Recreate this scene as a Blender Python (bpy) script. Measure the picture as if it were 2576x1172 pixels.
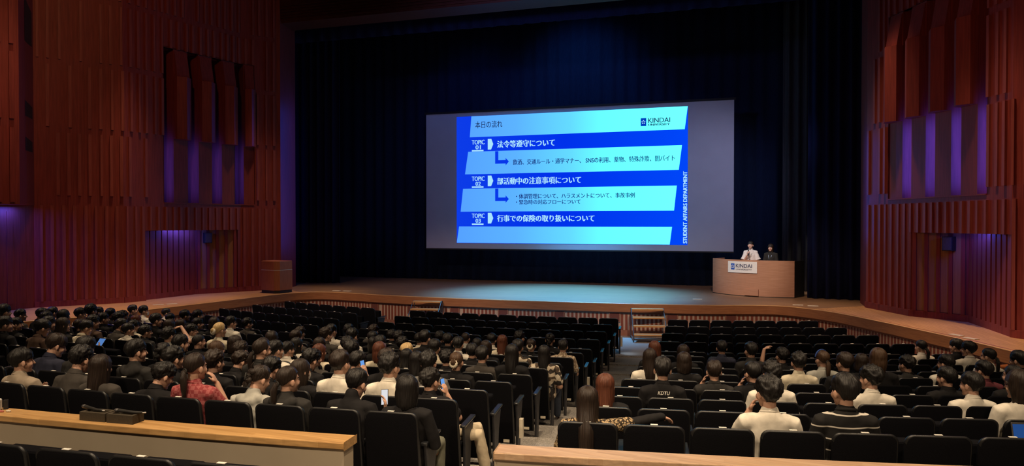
import bpy, math, random, os
from math import sin, cos, pi, radians as rad, hypot, atan2
from mathutils import Vector as V, Matrix as M, noise

SC = bpy.context.scene
COL = SC.collection
for o in list(bpy.data.objects):
    bpy.data.objects.remove(o)

# ------------------------------------------------------------------ camera
cd = bpy.data.cameras.new('camera'); cam = bpy.data.objects.new('camera', cd); COL.objects.link(cam)
cd.sensor_fit = 'HORIZONTAL'; cd.sensor_width = 36.0; cd.lens = 36.0 * 1900 / 2576
cd.clip_start = .05; cd.clip_end = 200
CAM = V((6.909, 0, 0)); cam.location = CAM
cam.rotation_euler = (pi / 2 - rad(.784), 0, rad(18.238))
SC.camera = cam

# ------------------------------------------------------------------ world, exposure
SC.view_settings.view_transform = 'Standard'; SC.view_settings.look = 'None'
SC.view_settings.gamma = 1; SC.view_settings.use_curve_mapping = False
SC.view_settings.exposure = 0.0
w = bpy.data.worlds.new('world'); SC.world = w; w.use_nodes = True
w.node_tree.nodes['Background'].inputs[0].default_value = (.5, .35, .3, 1)
w.node_tree.nodes['Background'].inputs[1].default_value = .016

# ------------------------------------------------------------------ room lights
def light(kind, name, loc, target, energy, color, size=.2, spot=90, blend=.6, size_y=None):
    d = bpy.data.lights.new(name, kind); d.energy = energy; d.color = color
    if kind == 'AREA':
        d.size = size
        if size_y: d.shape = 'RECTANGLE'; d.size_y = size_y
    else:
        d.shadow_soft_size = size
        if kind == 'SPOT': d.spot_size = rad(spot); d.spot_blend = blend
    o = bpy.data.objects.new(name, d); COL.objects.link(o)
    o.location = loc
    o.rotation_euler = (V(target) - V(loc)).to_track_quat('-Z', 'Y').to_euler()
    return o
WARM = (1, .76, .50)
# house downlights in the ceiling above the seats
for x, y, tx, ty, e in ((7.5, 3.2, 7.2, 4.8, 2500), (2.6, 3.2, 2.8, 4.8, 2300), (9.5, 8.5, 8.6, 9.0, 1700), (4.2, 8.5, 3.8, 9.0, 1900),
                        (-1.5, 8.5, -1.0, 9.5, 1700), (-6.5, 11.5, -5.6, 12.5, 1900), (-1.5, 13.5, -1, 13.5, 600), (8, 14, 8, 14, 600)):
    light('SPOT', 'house_and_fill_light', (x, y, 7.6), (tx, ty, -2), e, WARM, .18, 74, .9)
for x, tx, e in ((3.0, 2.4, 1550), (8.5, 7.5, 1300)): light('SPOT', 'house_and_fill_light', (x, -2.2, 5.2), (tx, 4.2, -2), e, WARM, .2, 66, .9)  # added lower lamps behind the camera, brightening the parapet panels
# lamps over the two side aprons; added lamps above the seats brighten the stage front
for x, y, tx, ty, e in ((-9.3, 16.8, -9.3, 16.8, 2000), (10.1, 17.2, 10.6, 17.2, 2700), (-7.6, 20.6, -8.2, 21.3, 1600), (9.0, 20.8, 9.2, 21.2, 2000), (-10.0, 13.6, -10.2, 13.8, 900)):
    light('SPOT', 'apron_downlight', (x, y, 8.6), (tx, ty, -2.3), e, (1, .66, .36), .2, 38, .9)
for x, e in ((-5.0, 3200), (1.0, 2400), (7.0, 3200)):
    light('SPOT', 'stage_edge_fill', (x, 11.5, 7.0), (x * .85, 21.8, -2.5), e, (1, .72, .54), .2, 40, .9)
for a, b, e in (((3.0, 13.5, 7.0), (10.3, 17.2, -2.8), 2000), ((-1.5, 12.0, 7.0), (-8.5, 17.5, -2.8), 1700)):  # added pair brightening the slatted sides of the aprons
    light('SPOT', 'stage_edge_fill', a, b, e, (1, .72, .5), .2, 28, .9)
# added lamps out in the hall that faintly brighten the side walls
light('SPOT', 'wall_fill', (-4.0, 9.5, 8.4), (-12.0, 15.0, 4.5), 560, (1, .46, .20), .3, 95, 1)
light('SPOT', 'wall_fill', (2.5, 7.0, 2.6), (11.4, 18.6, 2.2), 900, (1, .42, .22), .3, 40, 1)
light('SPOT', 'wall_fill', (-5.0, 7.5, 5.0), (-12.2, 13.2, 3.0), 230, (1, .46, .3), .3, 44, 1)
# spot on the speakers' desk, then added lamps that tint boards, backdrop, screen and wing curtain
light('SPOT', 'desk_spot', (4.2, 18.5, 7.5), (6.7, 25.6, -1.4), 3100, (1, .93, .87), .12, 15, .6)
light('SPOT', 'desk_fill', (6.0, 20.5, 7.0), (6.9, 24.2, -2.2), 700, (1, .74, .48), .2, 36, 1)
light('SPOT', 'boards_fill', (0.7, 24.5, 6.95), (0.8, 23.8, -2.3), 21000, (.09, .46, 1), .4, 58, .9)  # added lamp, stands in for the slide's glow on the boards
light('SPOT', 'backdrop_fill', (0.2, 25.4, 8.7), (0.3, 28.6, 3.6), 420, (.06, .36, 1), .5, 90, 1)  # added blue lamps, in place of light reflected up from the floor
light('SPOT', 'backdrop_fill', (-4.0, 25.4, 8.5), (-4.0, 28.6, 0.0), 170, (.05, .22, 1), .5, 100, 1)
light('SPOT', 'screen_fill', (8.6, 22.4, 3.4), (5.0, 27.3, 1.2), 430, (.58, .62, 1), .4, 64, 1)  # added lamp, stands in for stray light on the right of the screen
light('SPOT', 'wing_fill', (9.3, 26.2, .6), (8.5, 27.3, -2.0), 40, (1, .9, .8), .1, 60, .8)  # added lamp that brightens the folds of the wing curtain
light('SPOT', 'screen_fill', (0.0, 16.0, 7.5), (0.2, 27.3, 1.5), 520, (.36, .38, 1), .4, 96, .8)  # added lamp in place of bluish ambient light on screen and curtains

# ------------------------------------------------------------------ mesh helpers
class MB:
    def __init__(s): s.v = []; s.f = []; s.m = []; s.cur = 0
    def add(s, vs, fs):
        b = len(s.v); s.v += [tuple(p) for p in vs]
        for f in fs: s.f.append([b + i for i in f]); s.m.append(s.cur)
    def box(s, c, d, R=None, taper=1.0):
        hx, hy, hz = d[0] / 2, d[1] / 2, d[2] / 2
        P = []
        for z in (-1, 1):
            t = taper if z > 0 else 1
            for x, y in ((-1, -1), (1, -1), (1, 1), (-1, 1)): P.append(V((x * hx * t, y * hy * t, z * hz)))
        if R is not None: P = [R @ p for p in P]
        P = [p + V(c) for p in P]
        s.add(P, [(3, 2, 1, 0), (4, 5, 6, 7), (0, 1, 5, 4), (1, 2, 6, 5), (2, 3, 7, 6), (3, 0, 4, 7)])
    def prism(s, pts, z0, z1):          # plan polygon, counter-clockwise
        n = len(pts)
        P = [(x, y, z0) for x, y in pts] + [(x, y, z1) for x, y in pts]
        s.add(P, [tuple(range(n - 1, -1, -1)), tuple(range(n, 2 * n))] + [(i, (i + 1) % n, n + (i + 1) % n, n + i) for i in range(n)])
    def wedge(s, pts, axis0, axis1, org, u, v, w):   # polygon in (u,v) extruded along w from axis0 to axis1
        n = len(pts); u, v, w, org = V(u), V(v), V(w), V(org)
        P = [org + u * a + v * b + w * axis0 for a, b in pts] + [org + u * a + v * b + w * axis1 for a, b in pts]
        s.add(P, [tuple(range(n - 1, -1, -1)), tuple(range(n, 2 * n))] + [(i, (i + 1) % n, n + (i + 1) % n, n + i) for i in range(n)])
    def ell(s, c, r, R=None, nu=16, nv=10):
        P = []; F = []
        for j in range(1, nv):
            t = pi * j / nv
            for i in range(nu):
                a = 2 * pi * i / nu; P.append(V((r[0] * sin(t) * cos(a), r[1] * sin(t) * sin(a), r[2] * cos(t))))
        P += [V((0, 0, r[2])), V((0, 0, -r[2]))]
        T, B = len(P) - 2, len(P) - 1
        for j in range(nv - 2):
            for i in range(nu):
                k = (i + 1) % nu; F.append((j * nu + i, (j + 1) * nu + i, (j + 1) * nu + k, j * nu + k))
        for i in range(nu):
            k = (i + 1) % nu; F.append((T, i, k)); F.append((B, (nv - 2) * nu + k, (nv - 2) * nu + i))
        if R is not None: P = [R @ p for p in P]
        s.add([p + V(c) for p in P], F)
    def chain(s, pts, rad_, n=12, side=None, cap=True):
        # tapered tube through pts; rad_ = r or (r_side, r_other); rounded closed ends
        pts = [V(p) for p in pts]; rr = [(r, r) if not isinstance(r, (tuple, list)) else r for r in rad_]
        if cap:
            d0 = (pts[0] - pts[1]).normalized(); d1 = (pts[-1] - pts[-2]).normalized()
            m0, m1 = min(rr[0]), min(rr[-1])
            pts = [pts[0] + d0 * m0 * .85, pts[0] + d0 * m0 * .5] + pts + [pts[-1] + d1 * m1 * .5, pts[-1] + d1 * m1 * .85]
            rr = [(rr[0][0] * .45, rr[0][1] * .45), (rr[0][0] * .85, rr[0][1] * .85)] + rr + [(rr[-1][0] * .85, rr[-1][1] * .85), (rr[-1][0] * .45, rr[-1][1] * .45)]
        S = V(side) if side is not None else None; P = []
        N = len(pts)
        for i, p in enumerate(pts):
            d = (pts[min(i + 1, N - 1)] - pts[max(i - 1, 0)]).normalized()
            if S is None:
                S = d.orthogonal().normalized()
            u = (S - d * S.dot(d)).normalized()
            if side is None: S = u
            t = d.cross(u)
            for k in range(n):
                a = 2 * pi * k / n; P.append(p + u * (rr[i][0] * cos(a)) + t * (rr[i][1] * sin(a)))
        F = [tuple(range(n - 1, -1, -1)), tuple((N - 1) * n + k for k in range(n))]
        for i in range(N - 1):
            for k in range(n):
                q = (k + 1) % n; F.append((i * n + k, i * n + q, (i + 1) * n + q, (i + 1) * n + k))
        s.add(P, F)
    def torus(s, c, R_, r, rot=None, n=24, m=8, sq=1.0, lump=0):
        P = []; F = []
        for i in range(n):
            a = 2 * pi * i / n; rl = r * (1 + lump * (i % 2))
            for j in range(m):
                b = 2 * pi * j / m; q = V(((R_ + rl * cos(b)) * cos(a), (R_ + rl * cos(b)) * sin(a) * sq, rl * sin(b)))
                P.append((rot @ q if rot is not None else q) + V(c))
        for i in range(n):
            for j in range(m):
                F.append((i * m + j, ((i + 1) % n) * m + j, ((i + 1) % n) * m + (j + 1) % m, i * m + (j + 1) % m))
        s.add(P, F)
    def mesh(s, name, smooth=False):
        me = bpy.data.meshes.new(name); me.from_pydata(s.v, [], s.f); me.update()
        if any(s.m): me.polygons.foreach_set('material_index', s.m)
        if smooth: me.polygons.foreach_set('use_smooth', [True] * len(me.polygons))
        return me

def link(name, me, mats, parent=None, loc=None, mat=None):
    o = bpy.data.objects.new(name, me); COL.objects.link(o)
    mats = mats if isinstance(mats, (list, tuple)) else [mats]
    if len(me.materials) < len(mats):
        for x in mats[len(me.materials):]: me.materials.append(x)
    for i, x in enumerate(mats):
        if me.materials[i] is not x:
            o.material_slots[i].link = 'OBJECT'; o.material_slots[i].material = x
    if parent is not None: o.parent = parent
    if loc is not None: o.location = loc
    if mat is not None: o.matrix_local = mat
    return o
def tag(o, label=None, cat=None, group=None, kind=None):
    if label: o['label'] = label
    if cat: o['category'] = cat
    if group: o['group'] = group
    if kind: o['kind'] = kind
    return o
def empty(name, loc, rz=0):
    o = bpy.data.objects.new(name, None); COL.objects.link(o); o.location = loc; o.rotation_euler = (0, 0, rz); o.empty_display_size = .1
    return o
def struct(name, mb, mats, smooth=False):
    me = mb.mesh(name, smooth) if isinstance(mb, MB) else mb
    return tag(link(name, me, mats), kind='structure')
def bevel(o, wd, seg=2, ang=40):
    m = o.modifiers.new('bevel', 'BEVEL'); m.width = wd; m.segments = seg; m.limit_method = 'ANGLE'; m.angle_limit = rad(ang)
    return o
def bake(me, mods):
    # apply modifiers to a mesh and return the resulting mesh
    o = bpy.data.objects.new('tmp', me); COL.objects.link(o)
    for kind, kw in mods:
        m = o.modifiers.new(kind, kind)
        for k, x in kw.items(): setattr(m, k, x)
    dg = bpy.context.evaluated_depsgraph_get(); dg.update()
    r = bpy.data.meshes.new_from_object(o.evaluated_get(dg))
    bpy.data.objects.remove(o); bpy.data.meshes.remove(me)
    return r
def remesh(mb, voxel, smooth=2, name='body', fac=.5):
    me = bake(mb.mesh(name), [('REMESH', dict(mode='VOXEL', voxel_size=voxel, use_smooth_shade=True)),
                              ('SMOOTH', dict(iterations=smooth, factor=fac))])
    me.name = name
    me.polygons.foreach_set('use_smooth', [True] * len(me.polygons))
    return me
def copy_tree(o, parent=None):
    c = o.copy(); COL.objects.link(c)
    if parent is not None: c.parent = parent
    for ch in o.children: copy_tree(ch, c)
    return c

# ------------------------------------------------------------------ materials
def srgb(r, g, b):
    f = lambda c: ((c / 255 + .055) / 1.055) ** 2.4 if c > 10 else c / 255 / 12.92
    return (f(r), f(g), f(b), 1)
def new_mat(name, color=(.5, .5, .5, 1), rough=.6, spec=.5, metal=0):
    m = bpy.data.materials.new(name); m.use_nodes = True
    b = m.node_tree.nodes['Principled BSDF']
    b.inputs['Base Color'].default_value = color; b.inputs['Roughness'].default_value = rough
    b.inputs['Specular IOR Level'].default_value = spec; b.inputs['Metallic'].default_value = metal
    return m, m.node_tree, b
def nd(nt, t, **kw):
    n = nt.nodes.new(t)
    for k, x in kw.items():
        if k in n.inputs: n.inputs[k].default_value = x
        else: setattr(n, k, x)
    return n
def ramp(nt, fac, stops):
    r = nt.nodes.new('ShaderNodeValToRGB'); e = r.color_ramp.elements
    while len(e) < len(stops): e.new(.5)
    for i, (p, c) in enumerate(stops): e[i].position = p; e[i].color = c
    nt.links.new(fac, r.inputs[0]); return r
def noisy(name, c0, c1, scale=(1, 1, 1), nscale=5, rough=.6, spec=.5, bump=0, detail=4, lo=.3, hi=.7, coord='Object'):
    m, nt, b = new_mat(name, c0, rough, spec)
    tc = nt.nodes.new('ShaderNodeTexCoord'); mp = nd(nt, 'ShaderNodeMapping', Scale=scale)
    nt.links.new(tc.outputs[coord], mp.inputs['Vector'])
    n = nd(nt, 'ShaderNodeTexNoise', Scale=nscale, Detail=detail); nt.links.new(mp.outputs[0], n.inputs['Vector'])
    r = ramp(nt, n.outputs[0], [(lo, c0), (hi, c1)]); nt.links.new(r.outputs[0], b.inputs['Base Color'])
    if bump:
        bp = nd(nt, 'ShaderNodeBump', Strength=bump, Distance=.01); nt.links.new(n.outputs[0], bp.inputs['Height']); nt.links.new(bp.outputs[0], b.inputs['Normal'])
    return m
def planks(name, c0, c1, c2, pw, rough, spec, ang=0, mortar=.0025):
    # floor boards running along x, strips pw wide, tone changes board by board plus grain
    m, nt, b = new_mat(name, c0, rough, spec)
    tc = nt.nodes.new('ShaderNodeTexCoord'); mp = nd(nt, 'ShaderNodeMapping', Rotation=(0, 0, ang)); nt.links.new(tc.outputs['Object'], mp.inputs['Vector'])
    br = nd(nt, 'ShaderNodeTexBrick', Scale=1.0); br.inputs['Brick Width'].default_value = pw * 14; br.inputs['Row Height'].default_value = pw
    br.inputs['Mortar Size'].default_value = mortar; br.inputs['Color1'].default_value = c0; br.inputs['Color2'].default_value = c1; br.inputs['Mortar'].default_value = c2
    nt.links.new(mp.outputs[0], br.inputs['Vector'])
    mp2 = nd(nt, 'ShaderNodeMapping', Scale=(1.2, 30, 30)); nt.links.new(mp.outputs[0], mp2.inputs['Vector'])
    n = nd(nt, 'ShaderNodeTexNoise', Scale=2.0, Detail=5); nt.links.new(mp2.outputs[0], n.inputs['Vector'])
    mx = nd(nt, 'ShaderNodeMix', data_type='RGBA', blend_type='MULTIPLY'); mx.inputs['Factor'].default_value = .55
    nt.links.new(br.outputs['Color'], mx.inputs['A']); r = ramp(nt, n.outputs[0], [(.3, (.45, .45, .45, 1)), (.7, (1, 1, 1, 1))]); nt.links.new(r.outputs[0], mx.inputs['B'])
    nt.links.new(mx.outputs['Result'], b.inputs['Base Color'])
    return m
def emit(name, col, s):
    m = bpy.data.materials.new(name); m.use_nodes = True; nt = m.node_tree; nt.nodes.clear()
    e = nd(nt, 'ShaderNodeEmission', Color=col, Strength=s); o = nt.nodes.new('ShaderNodeOutputMaterial'); nt.links.new(e.outputs[0], o.inputs[0]); return m
def emit_grad(name, x0, x1, stops, s):
    # the projected slide: its light bands run from blue to cyan across the picture
    m = bpy.data.materials.new(name); m.use_nodes = True; nt = m.node_tree; nt.nodes.clear()
    tc = nt.nodes.new('ShaderNodeTexCoord'); sp = nt.nodes.new('ShaderNodeSeparateXYZ'); nt.links.new(tc.outputs['Object'], sp.inputs[0])
    mr = nd(nt, 'ShaderNodeMapRange'); mr.inputs[1].default_value = x0; mr.inputs[2].default_value = x1; nt.links.new(sp.outputs[0], mr.inputs[0])
    r = ramp(nt, mr.outputs[0], stops)
    e = nd(nt, 'ShaderNodeEmission', Strength=s); nt.links.new(r.outputs[0], e.inputs[0])
    o = nt.nodes.new('ShaderNodeOutputMaterial'); nt.links.new(e.outputs[0], o.inputs[0]); return m

MT = {}
MT['wall'] = noisy('wall_wood', (.17, .027, .024, 1), (.25, .041, .036, 1), (14, 14, .8), 2.0, .55, .3, .05)
MT['batten'] = noisy('wall_batten_wood', (.21, .045, .038, 1), (.31, .068, .056, 1), (14, 14, .8), 2.0, .5, .3, .05)
MT['wall_panel'] = noisy('door_panel_wood', (.26, .12, .06, 1), (.32, .15, .08, 1), (14, 14, .8), 2.0, .55, .3, .05)
MT['stage'] = planks('stage_boards', (.30, .165, .085, 1), (.38, .21, .11, 1), (.10, .05, .03, 1), .09, .42, .9)
MT['apron'] = planks('apron_boards', (.54, .285, .115, 1), (.62, .335, .145, 1), (.26, .13, .06, 1), .09, .45, .4, 1.45)
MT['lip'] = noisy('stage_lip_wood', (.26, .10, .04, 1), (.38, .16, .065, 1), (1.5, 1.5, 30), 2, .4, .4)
MT['nosing_glint'] = noisy('nosing_glint_wood', (.62, .36, .16, 1), (.72, .44, .21, 1), (1.5, 1.5, 30), 2, .32, .6)  # pale tone paints in the bright glint along the stage edge
MT['slat_dark'] = noisy('brown_slat', (.17, .04, .022, 1), (.23, .06, .03, 1), (10, 10, 1), 3, .6, .3)
MT['slat_light'] = noisy('beige_backing', (.40, .28, .20, 1), (.48, .34, .25, 1), (10, 10, 1), 3, .7, .3)
MT['vent'] = noisy('brown_mesh', (.12, .04, .03, 1), (.17, .06, .045, 1), (60, 60, 60), 6, .7, .2)
MT['frame'] = noisy('brown_frame', (.24, .10, .06, 1), (.3, .13, .08, 1), (10, 10, 1), 3, .6, .3)
MT['ceiling'] = noisy('ceiling_wood', (.075, .020, .012, 1), (.11, .03, .018, 1), (2, 30, 2), 2, .5, .3)
MT['carpet'] = noisy('grey_carpet', (.10, .092, .086, 1), (.42, .385, .345, 1), (1, 2.6, 1), 70, .95, .1, .35, 6, .34, .68)
MT['curtain'] = noisy('dark_curtain', (.008, .012, .045, 1), (.011, .016, .065, 1), (8, 8, 1), 5, .9, .15)
MT['curtain_blue'] = noisy('navy_backdrop', (.010, .018, .05, 1), (.014, .026, .066, 1), (8, 8, 1), 5, .9, .15)
MT['curtain_grey'] = noisy('grey_curtain', (.05, .052, .06, 1), (.07, .072, .085, 1), (8, 8, 1), 5, .9, .15)
MT['screen'] = noisy('screen_cloth', (.50, .48, .55, 1), (.53, .51, .58, 1), (1, 1, 1), 2, .9, .1)
MT['seat'] = noisy('black_seat_cloth', (.0035, .0035, .0050, 1), (.0060, .0060, .0078, 1), (1, 1, 1), 160, .9, .08, .15)
MT['seat_trim'] = noisy('black_seat_rim', (.006, .006, .007, 1), (.010, .010, .011, 1), (1, 1, 1), 60, .42, .5)
MT['arm'] = noisy('black_armrest', (.012, .013, .015, 1), (.02, .021, .024, 1), (1, 1, 1), 30, .30, .7)
MT['support'] = noisy('dark_grey_panel', (.022, .022, .026, 1), (.03, .03, .035, 1), (1, 1, 1), 30, .5, .5)
MT['paper'] = noisy('white_label', (.72, .68, .62, 1), (.8, .76, .7, 1), (1, 1, 1), 40, .6, .3)
MT['cream'] = noisy('cream_plastic', (.62, .55, .42, 1), (.68, .6, .47, 1), (1, 1, 1), 40, .4, .5)
MT['rail'] = planks('rail_oak', (.50, .28, .105, 1), (.64, .38, .155, 1), (.34, .18, .07, 1), .035, .38, .45, .06, 0)
MT['rail_light'] = planks('rail_ash', (.52, .33, .20, 1), (.62, .42, .27, 1), (.4, .24, .13, 1), .035, .38, .45, .16, 0)
MT['plaster'] = noisy('parapet_paint', (.40, .33, .245, 1), (.43, .36, .27, 1), (1, 1, 1), 3, .8, .2)
MT['desk'] = noisy('desk_veneer', (.38, .185, .105, 1), (.47, .245, .15, 1), (1.2, 1.2, 26), 2.2, .42, .4, .02)
MT['console'] = noisy('console_veneer', (.28, .085, .035, 1), (.36, .12, .05, 1), (20, 20, 1.2), 2.2, .42, .4, .02)
MT['black'] = noisy('matt_black', (.012, .011, .010, 1), (.02, .018, .016, 1), (1, 1, 1), 30, .6, .4)
MT['tray'] = noisy('tray_foam', (.05, .04, .028, 1), (.065, .052, .036, 1), (1, 1, 1), 90, .8, .2)
MT['metal'] = noisy('steel', (.55, .53, .5, 1), (.6, .58, .55, 1), (1, 1, 1), 30, .3, .5)
MT['tread'] = noisy('step_oak', (.46, .235, .085, 1), (.56, .30, .115, 1), (2, 30, 2), 2, .55, .2)
MT['steel_dark'] = noisy('dark_steel', (.05, .045, .045, 1), (.07, .065, .065, 1), (1, 1, 1), 30, .4, .5)
MT['skin'] = noisy('skin', (.50, .285, .20, 1), (.56, .325, .23, 1), (1, 1, 1), 9, .5, .35)
MT['skin_fair'] = noisy('fair_skin', (.68, .42, .32, 1), (.74, .47, .36, 1), (1, 1, 1), 9, .5, .35)
MT['eye'] = noisy('dark_eye', (.02, .014, .012, 1), (.03, .02, .016, 1), (1, 1, 1), 60, .3, .5)
MT['lip_red'] = noisy('lips', (.45, .13, .11, 1), (.5, .16, .13, 1), (1, 1, 1), 60, .5, .4)
def hair_mat(name, c, c2, rough=.42):
    m, nt, b = new_mat(name, c, rough, .35)
    tc = nt.nodes.new('ShaderNodeTexCoord'); mp = nd(nt, 'ShaderNodeMapping', Scale=(46, 2.2, 1)); nt.links.new(tc.outputs['UV'], mp.inputs['Vector'])
    n = nd(nt, 'ShaderNodeTexNoise', Scale=1.6, Detail=4); nt.links.new(mp.outputs[0], n.inputs['Vector'])
    r = ramp(nt, n.outputs[0], [(.35, c), (.7, c2)]); nt.links.new(r.outputs[0], b.inputs['Base Color'])
    bp = nd(nt, 'ShaderNodeBump', Strength=.75, Distance=.012); nt.links.new(n.outputs[0], bp.inputs['Height']); nt.links.new(bp.outputs[0], b.inputs['Normal'])
    return m
HAIR = {'k': hair_mat('black_hair', (.008, .007, .007, 1), (.018, .015, .014, 1)),
        'd': hair_mat('dark_brown_hair', (.016, .010, .008, 1), (.035, .022, .016, 1)),
        'b': hair_mat('brown_hair', (.05, .026, .015, 1), (.10, .055, .03, 1)),
        'r': hair_mat('auburn_hair', (.07, .022, .013, 1), (.15, .05, .027, 1)),
        'o': hair_mat('blond_hair', (.55, .36, .15, 1), (.80, .58, .30, 1), .5)}
def cloth(name, c, k=.86):
    return noisy(name, (c[0] * k, c[1] * k, c[2] * k, 1), c, (1, 1, 1), 26, .85, .2, .12)
TOP = {'blk': cloth('black_cloth', (.012, .011, .012, 1)), 'chr': cloth('charcoal_cloth', (.03, .028, .027, 1)), 'dgr': cloth('dark_grey_cloth', (.06, .052, .046, 1)),
       'gry': cloth('grey_cloth', (.16, .15, .14, 1)), 'wht': cloth('white_cloth', (.78, .72, .62, 1)), 'crm': cloth('cream_cloth', (.70, .62, .47, 1)),
       'bei': cloth('beige_cloth', (.36, .29, .22, 1)), 'brn': cloth('brown_cloth', (.09, .055, .04, 1)), 'nvy': cloth('navy_cloth', (.03, .032, .055, 1)),
       'mar': cloth('maroon_cloth', (.14, .035, .045, 1)), 'lgr': cloth('light_grey_cloth', (.42, .41, .37, 1)), 'blouse': cloth('off_white_blouse', (.80, .74, .70, 1))}
def pattern(name, cols, scale, kind='v', rough=.85):
    m, nt, b = new_mat(name, cols[0], rough, .2)
    tc = nt.nodes.new('ShaderNodeTexCoord')
    if kind == 'v':
        v = nd(nt, 'ShaderNodeTexVoronoi', Scale=scale); nt.links.new(tc.outputs['Object'], v.inputs['Vector']); fac = v.outputs['Distance']
        st = [(.0, cols[0]), (.46, cols[0]), (.54, cols[1]), (.8, cols[1])]
    elif kind == 'c':
        v = nd(nt, 'ShaderNodeTexVoronoi', Scale=scale); nt.links.new(tc.outputs['Object'], v.inputs['Vector']); sp = nt.nodes.new('ShaderNodeSeparateColor'); nt.links.new(v.outputs['Color'], sp.inputs[0]); fac = sp.outputs[0]
        st = [(i / len(cols), c) for i, c in enumerate(cols)]
    elif kind == 's':
        sp = nt.nodes.new('ShaderNodeSeparateXYZ'); nt.links.new(tc.outputs['Object'], sp.inputs[0])
        mm = nd(nt, 'ShaderNodeMath', operation='MULTIPLY'); mm.inputs[1].default_value = scale; nt.links.new(sp.outputs[2], mm.inputs[0])
        fr = nd(nt, 'ShaderNodeMath', operation='FRACT'); nt.links.new(mm.outputs[0], fr.inputs[0]); fac = fr.outputs[0]
        st = [(0, cols[0]), (.88, cols[0]), (.885, cols[1]), (1, cols[1])]
    else:
        ch = nd(nt, 'ShaderNodeTexChecker', Scale=scale); ch.inputs[1].default_value = cols[0]; ch.inputs[2].default_value = cols[1]; nt.links.new(tc.outputs['Object'], ch.inputs['Vector'])
        nt.links.new(ch.outputs[0], b.inputs['Base Color']); return m
    r = ramp(nt, fac, st); r.color_ramp.interpolation = 'CONSTANT' if kind != 'v' else 'LINEAR'
    nt.links.new(r.outputs[0], b.inputs['Base Color']); return m
TOP['leo'] = pattern('leopard_print', [(.42, .30, .17, 1), (.03, .022, .016, 1)], 52)
TOP['flo'] = pattern('patchwork_print', [(.03, .026, .024, 1), (.5, .42, .32, 1), (.10, .07, .05, 1), (.62, .55, .44, 1), (.05, .04, .035, 1)], 16, 'c')
TOP['pat'] = pattern('beige_print', [(.55, .45, .33, 1), (.25, .18, .12, 1)], 34)
TOP['stp'] = pattern('striped_polo', [(.014, .013, .013, 1), (.62, .57, .5, 1)], 11, 's')
TOP['red'] = pattern('red_check', [(.26, .045, .05, 1), (.36, .10, .10, 1)], 30, 'k')
TOP['kdu'] = TOP['blk']
PANTS = [cloth('black_trousers', (.013, .012, .014, 1)), cloth('blue_jeans', (.05, .06, .085, 1)), cloth('beige_trousers', (.55, .46, .33, 1)), cloth('grey_green_trousers', (.16, .16, .12, 1))]
ROW_C=(0.563,42.525); ROW_R1=24.198; ROW_D=0.987
ROW_TOP=[-2.372, -2.399, -2.425, -2.453, -2.491, -2.404, -2.32, -2.239, -2.138, -2.038, -1.934, -1.82, -1.698, -1.588]
BLOCKS={
 1:[('C', -2.42, 11), ('R', 4.46, 7), ('L', -7.18, 7)],
 2:[('C', -2.371, 11), ('R', 4.506, 8), ('L', -7.68, 8)],
 3:[('C', -2.322, 11), ('R', 4.553, 9), ('L', -8.13, 9)],
 4:[('C', -2.273, 11), ('R', 4.599, 10), ('L', -8.6, 10)],
 5:[('C', -2.224, 11), ('R', 4.646, 11), ('L', -8.58, 10)],
 6:[('C', -2.695, 12), ('R', 4.692, 11), ('L', -8.675, 10)],
 7:[('C', -2.646, 12), ('R', 4.739, 11), ('L', -8.72, 10)],
 8:[('C', -2.597, 12), ('R', 4.785, 11), ('L', -8.765, 10)],
 9:[('C', -2.548, 12), ('R', 4.832, 11), ('L', -8.29, 9)],
 10:[('C', -2.499, 12), ('R', 4.878, 11), ('L', -7.295, 7)],
 11:[('C', -2.97, 13), ('R', 4.925, 10), ('L', -5.78, 4)],
 12:[('C', -2.921, 13), ('R', 4.971, 9), ('L', -4.785, 2)],
 13:[('C', -2.352, 12), ('R', 5.018, 9)],
 14:[('C', -1.263, 10), ('R', 5.064, 8)],
}
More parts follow.
